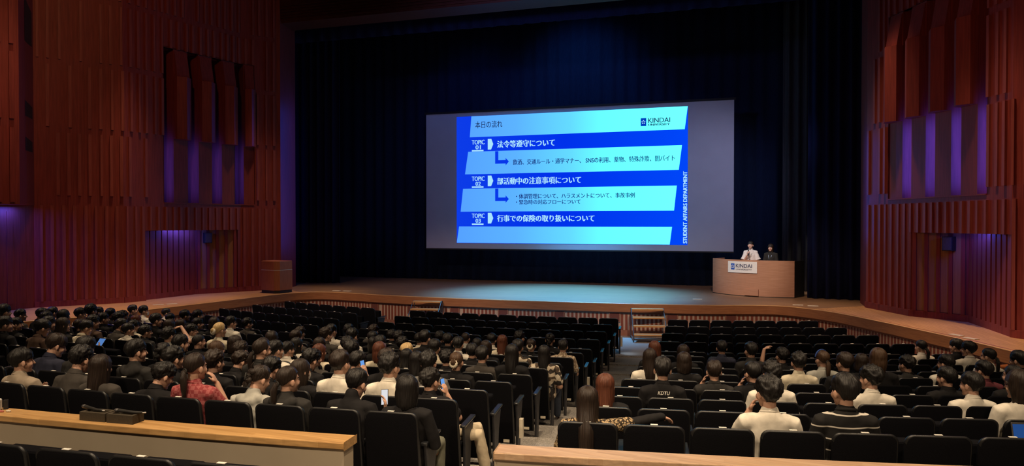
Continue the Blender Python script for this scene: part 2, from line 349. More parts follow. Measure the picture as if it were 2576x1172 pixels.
# row, block, seat in block, arc position, size, hair, hair colour, garment, colour, head turn, head tilt, pose
PEOPLE=[
 (5, 'L', 0, -8.508, 0.9, 's', 'k', 'o', 'wht', -25, 0, 'lap'),
 (6, 'C', 2, -1.666, 0.951, 't', 'k', 't', 'blk', 0, 0, 'lap'),
 (6, 'C', 3, -1.074, 0.964, 't', 'd', 't', 'dgr', 0, 0, 'lap'),
 (6, 'C', 4, -0.647, 0.9, 't', 'k', 't', 'blk', 0, 0, 'lap'),
 (6, 'C', 6, 0.397, 0.915, 't', 'k', 't', 'blk', 0, 0, 'lap'),
 (6, 'C', 7, 0.937, 0.922, 'z', 'd', 't', 'lgr', 0, 0, 'lap'),
 (6, 'C', 8, 1.471, 0.915, 'm', 'k', 't', 'wht', 0, 0, 'lap'),
 (6, 'C', 9, 2.016, 0.967, 't', 'k', 't', 'blk', -25, 0, 'lap'),
 (6, 'C', 10, 2.609, 0.953, 'c', 'k', 't', 'blk', 0, 0, 'lap'),
 (6, 'L', 0, -8.613, 0.981, 's', 'k', 't', 'blk', -25, 0, 'lap'),
 (6, 'L', 1, -8.121, 0.992, 's', 'k', 't', 'wht', -25, 0, 'mask'),
 (6, 'L', 3, -6.998, 0.9, 'm', 'k', 't', 'blk', 0, 0, 'cheekR'),
 (6, 'L', 4, -6.455, 0.987, 'm', 'k', 't', 'blk', -25, 0, 'lap'),
 (6, 'L', 5, -5.998, 1.011, 's', 'k', 't', 'blk', -25, 0, 'lap'),
 (6, 'L', 8, -4.378, 0.942, 't', 'k', 't', 'dgr', -25, 0, 'lap'),
 (6, 'R', 9, 9.275, 0.945, 'p', 'k', 't', 'wht', 20, 0, 'lap'),
 (6, 'R', 10, 9.911, 0.956, 'm', 'k', 't', 'blk', 35, 0, 'lap'),
 (7, 'C', 1, -2.176, 0.924, 't', 'd', 't', 'blk', 0, 0, 'lap'),
 (7, 'C', 2, -1.456, 0.992, 's', 'k', 't', 'wht', -25, 0, 'lap'),
 (7, 'C', 4, -0.54, 0.92, 'm', 'k', 't', 'blk', 0, 0, 'lap'),
 (7, 'C', 5, 0.0, 0.946, 't', 'k', 't', 'blk', 0, 0, 'lap'),
 (7, 'C', 6, 0.431, 0.934, 's', 'k', 't', 'crm', -25, 0, 'lap'),
 (7, 'C', 7, 0.984, 0.945, 's', 'k', 'o', 'blk', 0, 0, 'lap'),
 (7, 'C', 8, 1.546, 0.9, 'l', 'k', 't', 'wht', 0, 0, 'lap'),
 (7, 'C', 9, 2.013, 0.957, 'l', 'r', 't', 'crm', 0, 0, 'lap'),
 (7, 'C', 10, 2.542, 0.92, 'n', 'd', 'L', 'blk', 0, 0, 'lap'),
 (7, 'C', 11, 3.108, 0.92, 's', 'k', 't', 'pat', 0, 0, 'lap'),
 (7, 'L', 0, -8.57, 0.96, 's', 'k', 't', 'blk', -25, 0, 'lap'),
 (7, 'L', 1, -8.05, 0.963, 'm', 'k', 't', 'blk', 0, 0, 'lap'),
 (7, 'L', 2, -7.53, 0.947, 't', 'd', 't', 'blk', -25, 0, 'lap'),
 (7, 'L', 3, -7.01, 0.901, 'b', 'r', 't', 'blk', -25, 0, 'lap'),
 (7, 'L', 6, -5.45, 0.902, 'b', 'd', 't', 'blk', -25, 0, 'lap'),
 (7, 'L', 7, -4.93, 0.948, 's', 'k', 't', 'blk', -25, 0, 'lap'),
 (7, 'L', 8, -4.438, 0.984, 'b', 'd', 't', 'blk', 0, 0, 'lap'),
 (7, 'L', 9, -3.975, 1.015, 's', 'k', 't', 'wht', -25, 0, 'glasses'),
 (7, 'R', 2, 5.798, 0.962, 's', 'k', 't', 'nvy', 0, 0, 'lap'),
 (7, 'R', 10, 9.846, 0.979, 'm', 'k', 'o', 'wht', 40, 0, 'lap'),
 (8, 'C', 2, -1.572, 0.94, 'm', 'd', 't', 'dgr', -25, 0, 'lap'),
 (8, 'C', 3, -0.94, 1.0, 't', 'd', 't', 'dgr', -25, 0, 'lap'),
 (8, 'C', 4, -0.495, 1.007, 't', 'k', 't', 'wht', 0, 15, 'lap'),
 (8, 'C', 5, 0.021, 0.91, 'b', 'k', 't', 'blk', 0, 0, 'lap'),
 (8, 'C', 6, 0.568, 0.928, 't', 'k', 't', 'blk', 0, 0, 'lap'),
 (8, 'C', 7, 0.982, 1.03, 's', 'k', 't', 'blk', -25, 0, 'glasses'),
 (8, 'C', 8, 1.584, 0.961, 's', 'k', 'o', 'wht', 0, 0, 'lap'),
 (8, 'C', 9, 2.069, 0.933, 'b', 'd', 't', 'blk', 0, 0, 'lap'),
 (8, 'C', 10, 2.609, 0.957, 'm', 'k', 't', 'flo', 0, 0, 'lap'),
 (8, 'L', 0, -8.915, 0.967, 'm', 'k', 't', 'blk', 0, 0, 'lap'),
 (8, 'L', 2, -7.719, 1.009, 's', 'k', 't', 'wht', -25, 0, 'lap'),
 (8, 'L', 3, -7.31, 1.085, 't', 'k', 't', 'blk', 0, 0, 'lap'),
 (8, 'L', 4, -6.835, 0.97, 's', 'k', 't', 'blk', -25, 0, 'lap'),
 (8, 'L', 5, -6.292, 1.008, 't', 'k', 't', 'blk', 0, 0, 'lap'),
 (8, 'L', 6, -5.781, 0.9, 't', 'k', 't', 'crm', -25, 0, 'lap'),
 (8, 'L', 7, -5.117, 1.036, 's', 'k', 't', 'blk', -25, 0, 'lap'),
 (8, 'L', 8, -4.71, 0.968, 'b', 'd', 't', 'blk', 0, 0, 'lap'),
 (8, 'L', 9, -4.088, 0.915, 't', 'k', 't', 'wht', -40, 0, 'lap'),
 (8, 'R', 0, 4.814, 0.993, 'b', 'r', 't', 'blk', 0, 0, 'lap'),
 (8, 'R', 1, 5.255, 0.96, 'b', 'd', 't', 'blk', 0, 0, 'lap'),
 (8, 'R', 3, 6.287, 1.002, 's', 'k', 't', 'chr', 20, 0, 'lap'),
 (8, 'R', 4, 6.753, 0.94, 't', 'k', 't', 'blk', 20, 0, 'raiseL'),
 (8, 'R', 10, 9.86, 0.959, 'p', 'k', 't', 'wht', 35, 0, 'hoodarm'),
 (9, 'C', 0, -2.477, 1.033, 'n', 'o', 'L', 'crm', -25, 0, 'lap'),
 (9, 'C', 2, -1.358, 0.964, 'b', 'd', 't', 'blk', 0, 0, 'lap'),
 (9, 'C', 3, -0.87, 0.902, 'l', 'k', 't', 'wht', -25, 0, 'lap'),
 (9, 'C', 4, -0.429, 0.922, 'l', 'd', 't', 'blk', -25, 0, 'lap'),
 (9, 'C', 5, 0.086, 0.945, 't', 'k', 't', 'blk', 0, 0, 'lap'),
 (9, 'C', 6, 0.672, 0.981, 's', 'k', 't', 'blk', 0, 0, 'lap'),
 (9, 'C', 7, 1.136, 0.903, 'm', 'o', 't', 'wht', 0, 0, 'lap'),
 (9, 'C', 8, 1.595, 0.964, 'm', 'k', 't', 'crm', 0, 0, 'lap'),
 (9, 'C', 9, 2.206, 0.934, 's', 'k', 't', 'blk', 0, 0, 'lap'),
 (9, 'C', 11, 3.322, 0.948, 'l', 'k', 't', 'flo', 0, 0, 'lap'),
 (9, 'L', 0, -8.399, 0.962, 's', 'k', 't', 'dgr', -25, 0, 'lap'),
 (9, 'L', 1, -7.849, 1.015, 's', 'k', 't', 'blk', -25, 15, 'lap'),
 (9, 'L', 2, -7.353, 0.974, 't', 'k', 't', 'blk', 0, 0, 'lap'),
 (9, 'L', 3, -6.745, 1.035, 'b', 'k', 't', 'blk', 0, 0, 'lap'),
 (9, 'L', 4, -6.165, 0.916, 's', 'd', 't', 'blk', -25, 0, 'lap'),
 (9, 'L', 5, -5.763, 0.991, 't', 'k', 'L', 'brn', -25, 0, 'lap'),
 (9, 'L', 6, -5.151, 0.978, 's', 'k', 't', 'dgr', -25, 15, 'lap'),
 (9, 'L', 7, -4.72, 0.926, 's', 'k', 't', 'wht', -25, 0, 'lap'),
 (9, 'L', 8, -4.254, 0.918, 't', 'k', 't', 'chr', -25, 0, 'lap'),
 (9, 'R', 5, 7.282, 0.964, 'p', 'b', 't', 'lgr', 20, 0, 'headband'),
 (9, 'R', 6, 7.802, 0.937, 'b', 'd', 't', 'blk', 0, 0, 'lap'),
 (9, 'R', 7, 8.427, 0.92, 't', 'k', 'L', 'chr', 25, 0, 'mask'),
 (9, 'R', 8, 8.963, 0.934, 's', 'k', 't', 'wht', 35, 0, 'lap'),
 (9, 'R', 10, 9.967, 0.976, 'm', 'k', 't', 'blk', 30, 0, 'lap'),
 (10, 'C', 0, -2.649, 0.98, 't', 'k', 'o', 'lgr', -25, 0, 'raise'),
 (10, 'C', 1, -2.023, 0.928, 'z', 'k', 'L', 'blk', -25, 0, 'lap'),
 (10, 'C', 2, -1.309, 0.938, 'b', 'd', 't', 'blk', -25, 0, 'lap'),
 (10, 'C', 3, -0.789, 0.936, 'l', 'd', 't', 'dgr', -25, 0, 'lap'),
 (10, 'C', 4, -0.347, 0.905, 's', 'k', 't', 'wht', -25, 0, 'glasses'),
 (10, 'C', 5, 0.2, 0.905, 'l', 'r', 'L', 'crm', -25, 0, 'lap'),
 (10, 'C', 7, 1.186, 0.959, 'b', 'r', 't', 'crm', 0, 0, 'lap'),
 (10, 'C', 8, 1.606, 0.9, 'l', 'k', 't', 'blk', 0, 0, 'lap'),
 (10, 'C', 9, 2.206, 0.901, 't', 'k', 't', 'blk', 0, 0, 'lap'),
 (10, 'C', 10, 2.725, 0.96, 's', 'k', 't', 'dgr', 0, 0, 'lap'),
 (10, 'C', 11, 3.147, 0.997, 'l', 'k', 't', 'blk', 0, 0, 'lap'),
 (10, 'L', 0, -7.145, 1.1, 's', 'k', 't', 'blk', 0, 0, 'lap'),
 (10, 'L', 1, -6.707, 0.927, 's', 'k', 'L', 'blk', -25, 0, 'lap'),
 (10, 'L', 3, -5.662, 0.998, 's', 'k', 't', 'chr', -25, 0, 'lap'),
 (10, 'L', 4, -5.249, 1.001, 'l', 'd', 't', 'blk', -25, 0, 'lap'),
 (10, 'L', 5, -4.845, 0.987, 's', 'k', 'o', 'crm', -25, 15, 'tablet'),
 (10, 'R', 0, 5.011, 0.997, 'l', 'd', 't', 'wht', 0, 0, 'lap'),
 (10, 'R', 1, 5.452, 0.967, 'b', 'd', 't', 'blk', 0, 0, 'lap'),
 (10, 'R', 4, 6.898, 0.989, 't', 'k', 't', 'crm', 0, 0, 'lap'),
 (10, 'R', 5, 7.473, 0.994, 'm', 'd', 't', 'blk', 25, 0, 'lap'),
 (10, 'R', 6, 7.884, 1.044, 'b', 'b', 't', 'blk', 0, 0, 'lap'),
 (10, 'R', 8, 9.188, 0.93, 's', 'k', 't', 'mar', 25, 0, 'lap'),
 (11, 'C', 3, -1.454, 0.971, 's', 'k', 't', 'blk', -25, 0, 'lap'),
 (11, 'C', 4, -0.817, 0.93, 'l', 'b', 't', 'blk', -25, 0, 'lap'),
 (11, 'C', 5, -0.404, 0.938, 't', 'd', 't', 'blk', 0, 0, 'phoneblue'),
 (11, 'C', 6, 0.151, 0.97, 's', 'k', 't', 'wht', -25, 0, 'mask'),
 (11, 'C', 7, 0.751, 0.901, 's', 'k', 't', 'dgr', -25, 0, 'lap'),
 (11, 'C', 8, 1.222, 1.008, 't', 'k', 'L', 'chr', 0, 15, 'lap'),
 (11, 'C', 10, 2.221, 0.937, 'l', 'k', 't', 'blk', 0, 0, 'lap'),
 (11, 'C', 11, 2.752, 0.945, 'n', 'b', 'L', 'blk', 0, 0, 'lap'),
 (11, 'L', 1, -5.357, 1.019, 's', 'k', 't', 'blk', -25, 0, 'lap'),
 (11, 'L', 2, -4.613, 1.02, 'm', 'k', 't', 'brn', -25, 15, 'tablet'),
 (11, 'R', 2, 5.891, 0.943, 's', 'd', 't', 'chr', 0, 0, 'cheekL'),
 (11, 'R', 3, 6.335, 0.937, 'm', 'k', 't', 'blk', 25, 0, 'cheekL'),
 (11, 'R', 7, 8.489, 0.928, 's', 'k', 't', 'blk', 30, 0, 'lap'),
 (11, 'R', 8, 9.226, 0.952, 'p', 'k', 't', 'blk', 30, 0, 'lap'),
 (12, 'C', 4, -0.806, 0.938, 'c', 'k', 't', 'blk', 0, 0, 'lap'),
 (12, 'C', 6, 0.24, 0.9, 't', 'd', 't', 'blk', -25, 20, 'down'),
 (12, 'C', 7, 0.656, 1.03, 'p', 'd', 't', 'chr', -25, 0, 'lap'),
 (12, 'C', 8, 1.235, 0.955, 't', 'k', 't', 'blk', -25, 20, 'lap'),
 (12, 'C', 9, 1.858, 0.958, 's', 'k', 't', 'blk', -25, 15, 'ear'),
 (12, 'C', 10, 2.312, 0.996, 's', 'd', 't', 'blk', 0, 0, 'lap'),
 (12, 'C', 11, 2.818, 0.989, 't', 'k', 't', 'gry', 0, 0, 'lap'),
 (12, 'R', 1, 5.414, 1.007, 's', 'k', 't', 'kdu', 0, 0, 'lap'),
 (12, 'R', 3, 6.527, 0.995, 't', 'k', 't', 'wht', 20, 0, 'lap'),
 (12, 'R', 5, 7.517, 0.977, 't', 'k', 't', 'wht', 35, 0, 'lap'),
 (12, 'R', 7, 8.498, 0.941, 's', 'k', 't', 'wht', 30, 0, 'lap'),
 (13, 'C', 1, -1.682, 1.007, 'm', 'd', 't', 'nvy', -25, 20, 'down'),
 (13, 'C', 2, -1.189, 1.002, 's', 'k', 'L', 'chr', 0, 20, 'down'),
 (13, 'C', 4, -0.261, 1.008, 's', 'k', 'h', 'chr', -25, 0, 'lap'),
 (13, 'C', 5, 0.265, 0.964, 't', 'k', 'L', 'blk', -25, 0, 'lap'),
 (13, 'C', 6, 0.8, 0.956, 't', 'd', 'L', 'blk', -25, 0, 'lap'),
 (13, 'C', 7, 1.401, 0.926, 't', 'k', 't', 'blk', 0, 25, 'lap'),
 (13, 'C', 8, 1.844, 0.928, 'l', 'd', 't', 'blk', -25, 0, 'mask'),
 (13, 'C', 9, 2.297, 1.008, 's', 'd', 't', 'wht', -25, 0, 'lap'),
 (13, 'C', 10, 2.841, 1.002, 't', 'k', 't', 'wht', -20, 0, 'lap'),
 (13, 'C', 11, 3.273, 0.9, 't', 'k', 't', 'blk', -25, 0, 'side'),
 (13, 'R', 0, 5.002, 0.918, 'l', 'r', 't', 'blk', 0, 0, 'lap'),
 (13, 'R', 7, 8.645, 1.012, 'b', 'd', 't', 'wht', 35, 0, 'lap'),
 (14, 'C', 1, -0.741, 0.945, 's', 'k', 't', 'bei', -25, 0, 'down'),
 (14, 'C', 2, -0.118, 0.991, 't', 'k', 't', 'dgr', 0, 15, 'lap'),
 (14, 'C', 3, 0.298, 0.945, 'l', 'd', 't', 'dgr', 0, 0, 'lap'),
 (14, 'C', 4, 0.885, 0.909, 't', 'k', 't', 'blk', -25, 25, 'down'),
 (14, 'C', 5, 1.391, 0.998, 'p', 'd', 't', 'red', -25, 0, 'cheekR'),
 (14, 'C', 6, 1.962, 0.934, 'c', 'd', 'h', 'lgr', -25, 20, 'lap'),
 (14, 'C', 7, 2.362, 0.942, 'p', 'd', 'h', 'chr', -25, 0, 'lap'),
 (14, 'C', 8, 2.954, 0.942, 's', 'k', 'k', 'blk', -25, 20, 'phone'),
 (14, 'C', 9, 3.506, 0.921, 'b', 'k', 'L', 'blk', 0, 0, 'lap'),
 (14, 'R', 0, 5.053, 0.902, 'w', 'd', 't', 'leo', 0, 0, 'reach'),
 (14, 'R', 3, 6.474, 0.998, 't', 'k', 't', 'wht', 20, 0, 'cheekL'),
 (14, 'R', 4, 7.047, 1.024, 's', 'k', 'o', 'stp', 20, 0, 'lap'),
]
# seats hardly or not at all visible behind the crowd: one object
SKIP = set()
MASS = set([(5, 'C', 4), (5, 'C', 6), (5, 'C', 7), (5, 'C', 8), (5, 'L', 0), (5, 'L', 1), (5, 'L', 2), (5, 'L', 3), (5, 'L', 5), (5, 'R', 9), (6, 'C', 1), (6, 'C', 2), (6, 'C', 3), (6, 'C', 6), (6, 'C', 8), (6, 'L', 0), (6, 'L', 3), (6, 'L', 4), (6, 'L', 5), (6, 'L', 7), (6, 'R', 10), (7, 'C', 0), (7, 'C', 3), (7, 'C', 4), (7, 'C', 6), (7, 'C', 7), (7, 'C', 8), (7, 'L', 0), (7, 'L', 1), (7, 'L', 3), (7, 'L', 4), (7, 'L', 5), (7, 'L', 6), (7, 'L', 7), (7, 'L', 9), (7, 'R', 0), (7, 'R', 2), (7, 'R', 3), (7, 'R', 4), (8, 'C', 1), (8, 'C', 3), (8, 'C', 4), (8, 'C', 5), (8, 'C', 6), (8, 'C', 7), (8, 'L', 0), (8, 'L', 1), (8, 'L', 3), (8, 'R', 5), (8, 'R', 6), (8, 'R', 10), (9, 'C', 1), (9, 'C', 2), (9, 'C', 4), (9, 'C', 5), (9, 'C', 6), (9, 'C', 7), (9, 'C', 10), (9, 'L', 0), (9, 'L', 2), (9, 'L', 3), (9, 'R', 0), (9, 'R', 4), (9, 'R', 9), (10, 'C', 0), (10, 'C', 1), (10, 'C', 3), (10, 'C', 7), (10, 'L', 0), (10, 'L', 1), (10, 'L', 3), (10, 'R', 6), (10, 'R', 9), (11, 'C', 3), (11, 'C', 4), (11, 'C', 6), (11, 'C', 7), (11, 'C', 9), (11, 'C', 10), (11, 'L', 0), (11, 'R', 3), (11, 'R', 5), (11, 'R', 7), (11, 'R', 8), (12, 'C', 0), (12, 'C', 1), (12, 'C', 2), (12, 'C', 4), (12, 'C', 5), (12, 'C', 9), (12, 'L', 0), (12, 'R', 7), (14, 'C', 0)])

# ================================================================== the hall
SZ = -2.33            # stage level, measured from eye height
FZ = -3.27            # hall floor at the front row
TOPZ = 9.0
# ---- side walls: folded, battened timber, with a finned light pocket and a door pocket each side
class Wall:
    def __init__(s, pts, inward):
        s.p = [V((x, y, 0)) for x, y in pts]; s.cum = [0]; s.inw = inward     # inward = +1 room lies to the right of the run, -1 to the left
        for a, b in zip(s.p[:-1], s.p[1:]): s.cum.append(s.cum[-1] + (b - a).length)
    def seg(s, t):
        for k in range(len(s.p) - 1):
            if t <= s.cum[k + 1] or k == len(s.p) - 2: return k
    def at(s, t, d=0, z=0):            # d > 0 into the room
        k = s.seg(t); u = (s.p[k + 1] - s.p[k]).normalized(); n = V((u.y, -u.x, 0)) * s.inw
        q = s.p[k] + u * (t - s.cum[k]) - n * d * -1
        return V((q.x, q.y, z))
    def slab(s, mb, t0, t1, z0, z1, d0, d1):   # box between depths d0..d1 following the wall
        k = s.seg((t0 + t1) / 2); u = (s.p[k + 1] - s.p[k]).normalized(); n = V((u.y, -u.x, 0)) * s.inw
        q = lambda t, d: s.p[k] + u * (t - s.cum[k]) + n * d
        P = [q(t0, d0), q(t1, d0), q(t1, d1), q(t0, d1)]
        mb.add([(p.x, p.y, z) for z in (z0, z1) for p in P], [(3, 2, 1, 0), (4, 5, 6, 7), (0, 1, 5, 4), (1, 2, 6, 5), (2, 3, 7, 6), (3, 0, 4, 7)])
    def span(s, mb, t0, t1, z0, z1, d0, d1):   # slab split at the folds
        cuts = [t0] + [c for c in s.cum[1:-1] if t0 + .01 < c < t1 - .01] + [t1]
        for a, b in zip(cuts[:-1], cuts[1:]): s.slab(mb, a, b, z0, z1, d0, d1)

BANDS = (0.60, 2.50, 4.38, 6.22, 8.05)
def build_wall(name, W, tend, fins, fin0, fin1, door0, door1, seed):
    rnd = random.Random(seed); mb = MB()
    T = .12
    N0, N1, D1 = .62, 5.35, -.24           # pocket bottom, top; door head
    # skin around the two pockets
    W.span(mb, 0, fin0, D1, TOPZ, -T, 0); W.span(mb, fin1, tend, D1, TOPZ, -T, 0)
    W.span(mb, fin0, fin1, D1, N0, -T, 0); W.span(mb, fin0, fin1, N1, TOPZ, -T, 0)
    W.span(mb, 0, door0, SZ, D1, -T, 0); W.span(mb, door1, tend, SZ, D1, -T, 0)
    # plinth
    W.span(mb, 0, door0, SZ, SZ + .16, 0, .035); W.span(mb, door1, tend, SZ, SZ + .16, 0, .035)
    # battens
    def battens(t0, t1, z0, z1, prob=1.0, d=.05):
        t = t0; mb.cur = 1
        while t < t1 - .05:
            if rnd.random() < prob: W.slab(mb, t, t + rnd.choice((.06, .08, .08)), z0, z1, 0, d * rnd.uniform(.7, 1.2))
            t += rnd.choice((.24, .26, .28))
        mb.cur = 0
    for a, b in ((.08, door0 - .02), (door1 + .03, tend - .05)): battens(a, b, SZ + .16, BANDS[0] - .12, 1, .045)
    battens(door0, door1, D1, BANDS[0] - .12)
    for z0, z1 in zip(BANDS[:-1], BANDS[1:]):
        for a, b in ((.08, fin0 - .05), (fin1 + .02, tend - .05)):
            battens(a, b, z0 + .16, z1, .86)
    battens(fin0, fin1, N1, BANDS[3]); battens(fin0, fin1, BANDS[3] + .16, BANDS[4], .86)
    # finned pocket: back, cheeks, fins, the thicker upper boxes and their sloping caps
    W.span(mb, fin0, fin1, N0, N1, -.62, -.56)
    W.span(mb, fin0, fin1, N0 - .03, N0, -.6, .02)
    W.slab(mb, fin0 - .03, fin0, N0, N1, -.6, 0); W.slab(mb, fin1, fin1 + .03, N0, N1, -.6, 0)
    W.span(mb, fin0, fin1, N1, N1 + .05, -.6, 0)
    for a, b in fins:
        W.slab(mb, a, b, N0, N1, -.58, -.02)
        k = W.seg((a + b) / 2); u = (W.p[k + 1] - W.p[k]).normalized(); n = V((u.y, -u.x, 0)) * W.inw
        q = lambda t, d, z: tuple(W.p[k] + u * (t - W.cum[k]) + n * d + V((0, 0, z)))
        m_ = (a + b) / 2; z0, z1, z2 = 2.58, 4.5, 5.3
        mb.add([q(a, -.03, z0), q(b, -.03, z0), q(b, .16, z0), q(m_, .30, z0), q(a, .16, z0),
                q(a, -.03, z1), q(b, -.03, z1), q(b, .16, z1), q(m_, .30, z1), q(a, .16, z1)],
               [(4, 3, 2, 1, 0), (5, 6, 7, 8, 9)] + [(i, (i + 1) % 5, 5 + (i + 1) % 5, 5 + i) for i in range(5)])
        mb.add([q(a + .03, -.03, z1), q(b - .03, -.03, z1), q(b - .03, .14, z1), q(a + .03, .14, z1), q(a + .03, -.03, z2), q(b - .03, -.03, z2), q(b - .03, .0, z2), q(a + .03, .0, z2)],
               [(3, 2, 1, 0), (4, 5, 6, 7), (0, 1, 5, 4), (1, 2, 6, 5), (2, 3, 7, 6), (3, 0, 4, 7)])
    return mb
WL = Wall([(-9.10, 22.45), (-9.80, 21.40), (-10.66, 17.30), (-12.0, 15.55)], -1)
WR = Wall([(9.66, 22.76), (10.46, 20.97), (11.75, 17.75), (13.1, 16.0), (14.4, 12.0), (15.0, 4.0)], 1)
finsL = ((3.29, 3.79), (2.39, 2.89), (1.50, 2.0), (.80, 1.15))
finsR = ((1.02, 1.56), (1.92, 2.5), (2.87, 3.46), (3.81, 4.35))
wl = build_wall('wall_left', WL, WL.cum[-1], finsL, .80, 4.14, 1.40, 4.78, 3)
wr = build_wall('wall_right', WR, WR.cum[-1], finsR, 1.0, 4.68, 1.96, 5.43, 5)
# door pockets: a deep fold behind the wall line, one cheek ribbed and lit from above, one flat with posts
def pocket(mb, A, B, C, posts, ribs, T=.1):
    # A..B panelled face, B..C ribbed face (plan points)
    for (p, q, n, wdt, dp) in ((A, B, posts, .09, .06), (B, C, ribs, .185, .05)):
        p, q = V((p[0], p[1], 0)), V((q[0], q[1], 0)); u = (q - p).normalized(); L = (q - p).length
        nn = V((u.y, -u.x, 0))
        if nn.dot(V((.6, 15, 0)) - p) < 0: nn = -nn
        def bx(t0, t1, z0, z1, d0, d1):
            P = [p + u * t0 + nn * d0, p + u * t1 + nn * d0, p + u * t1 + nn * d1, p + u * t0 + nn * d1]
            mb.add([(a.x, a.y, z) for z in (z0, z1) for a in P], [(3, 2, 1, 0), (4, 5, 6, 7), (0, 1, 5, 4), (1, 2, 6, 5), (2, 3, 7, 6), (3, 0, 4, 7)])
        bx(0, L, SZ, -.1, -T, 0); bx(0, L, SZ, SZ + .16, 0, .05)
        for i in range(n):
            t = L * (i + .5) / n
            bx(t - wdt / 2, t + wdt / 2, SZ + .16, -.12, 0, dp)
def lid(mb, pts, z): mb.prism(pts, z, z + .1)
pocket(wl, (-9.83, 21.34), (-10.62, 20.1), (-10.72, 18.05), 5, 9)
lid(wl, [(-9.84, 21.36), (-10.7, 20.15), (-10.85, 18.0), (-10.58, 18.02)], -.12)
pocket(wr, (10.44, 21.0), (11.58, 20.15), (11.80, 17.72), 5, 9)
lid(wr, [(10.50, 20.94), (11.74, 17.84), (11.95, 17.8), (11.75, 20.25)], -.12)
# left: block with lantern slots nearer the camera, its underside over a ribbed light niche
wl.prism([(-11.98, 15.55), (-12.6, 15.2), (-14.0, 11.0), (-12.6, 10.9), (-10.95, 14.3)], .47, TOPZ)
u = (V((-12.6, 10.9, 0)) - V((-10.95, 14.3, 0))).normalized(); nn = V((-u.y, u.x, 0)); nn = nn if nn.x > 0 else -nn
for j in range(9):
    for z0, z1 in ((.52, 2.40), (2.62, 4.30), (4.5, 6.2), (6.4, 8.1)):
        p = V((-10.95, 14.3, 0)) + u * (.12 + .27 * j); q = p + u * .1
        wl.add([(a.x, a.y, z) for z in (z0, z1) for a in (p, q, q + nn * .06, p + nn * .06)], [(3, 2, 1, 0), (4, 5, 6, 7), (0, 1, 5, 4), (1, 2, 6, 5), (2, 3, 7, 6), (3, 0, 4, 7)])
wl.prism([(-12.0, 15.55), (-12.1, 15.5), (-12.2, 10.0), (-12.1, 10.0)], SZ, .47)
for j in range(12):
    y = 15.3 - .36 * j; wl.prism([(-12.0 - .02 * j * 0, y), (-12.07, y), (-12.07, y - .17), (-12.0, y - .17)][::-1], SZ + .16, .3)
# proscenium returns
wl.prism([(-9.10, 22.45), (-9.0, 22.5), (-9.28, 23.8), (-9.4, 23.8)][::-1], SZ, TOPZ)
wr.prism([(9.66, 22.76), (9.66, 24.0), (9.8, 24.0), (9.8, 22.7)][::-1], SZ, TOPZ)
WLo = struct('wall_left', wl, [MT['wall'], MT['batten']]); WRo = struct('wall_right', wr, [MT['wall'], MT['batten']])
# dark lantern slots in the left block
mb = MB()
for z, h in ((7.0, .5), (4.75, 1.15), (2.8, .4), (1.9, .35)):
    a, b = V((-11.86, 15.4, z)), V((-11.35, 14.78, z)); n_ = V((.77, .64, 0)) * .012
    mb.add([tuple(a + n_), tuple(b + n_), tuple(b + n_ + V((0, 0, h))), tuple(a + n_ + V((0, 0, h * .8)))], [(0, 1, 2, 3)])
tag(link('trim_1', mb.mesh('trim_1'), MT['black']), kind='structure')
# panel insets of the two door pockets
for nm, p, q in (('door_1', (-9.9, 21.26), (-10.58, 20.2)), ('door_2', (10.55, 20.92), (11.5, 20.2))):
    p, q = V((p[0], p[1], 0)), V((q[0], q[1], 0)); u = (q - p).normalized(); n_ = V((u.y, -u.x, 0)); n_ = n_ if n_.dot(V((.6, 15, 0)) - p) > 0 else -n_
    mb = MB(); P = [p + n_ * .004, q + n_ * .004, q + n_ * .02, p + n_ * .02]
    mb.add([(a.x, a.y, z) for z in (SZ + .17, -.14) for a in P], [(3, 2, 1, 0), (4, 5, 6, 7), (0, 1, 5, 4), (1, 2, 6, 5), (2, 3, 7, 6), (3, 0, 4, 7)])
    struct(nm, mb, MT['wall_panel'])
# header over the stage opening, ceiling, back of the stage house
mb = MB(); mb.box((.2, 23.1, 8.0), (19.4, 1.0, 2.1)); 
for k in range(6): mb.box((.2, 22.58 - .0, 7.05 + .1 * k), (19.4, .03, .05))
struct('trim_2', mb, MT['ceiling'])
mb = MB(); mb.box((0, 11, TOPZ + .1), (34, 26, .2)); mb.box((0, 27, TOPZ + .4), (26, 7, .2))
struct('ceiling', mb, MT['ceiling'])
mb = MB(); mb.box((0, 30.6, 3), (27, .2, 13)); struct('wall_back', mb, MT['black'])

# ---- stage and aprons
EDGE0 = [(-10.9, 11.3), (-9.89, 12.93), (-9.09, 14.37), (-8.67, 16.52), (-8.28, 19.0), (-8.02, 20.9), (-7.62, 21.85), (-6.8, 22.15), (-5.69, 22.0), (-4.08, 21.70), (-1.31, 21.54), (1.17, 21.6),
         (3.51, 21.72), (5.49, 21.98), (6.6, 22.32), (7.3, 22.42), (7.95, 22.12), (8.75, 21.25), (9.5, 19.85), (10.65, 17.39), (11.36, 15.56), (12.5, 12.5), (13.4, 9.0)]
def catmull(P, n):
    out = []
    Q = [P[0]] + list(P) + [P[-1]]
    for i in range(1, len(Q) - 2):
        a, b, c, d = [V((*q, 0)) for q in Q[i - 1:i + 3]]
        for k in range(n):
            t = k / n
            p = .5 * ((2 * b) + (c - a) * t + (2 * a - 5 * b + 4 * c - d) * t * t + (3 * b - a - 3 * c + d) * t ** 3)
            out.append((p.x, p.y))
    return out + [P[-1]]
EDGE = catmull(EDGE0, 6)
def offs(P, d):     # offset a plan line towards the stage (left of the run)
    out = []
    for i, p in enumerate(P):
        a, b = V((*P[max(i - 1, 0)], 0)), V((*P[min(i + 1, len(P) - 1)], 0)); u = (b - a).normalized(); out.append((p[0] - u.y * d, p[1] + u.x * d))
    return out
from mathutils.geometry import tessellate_polygon
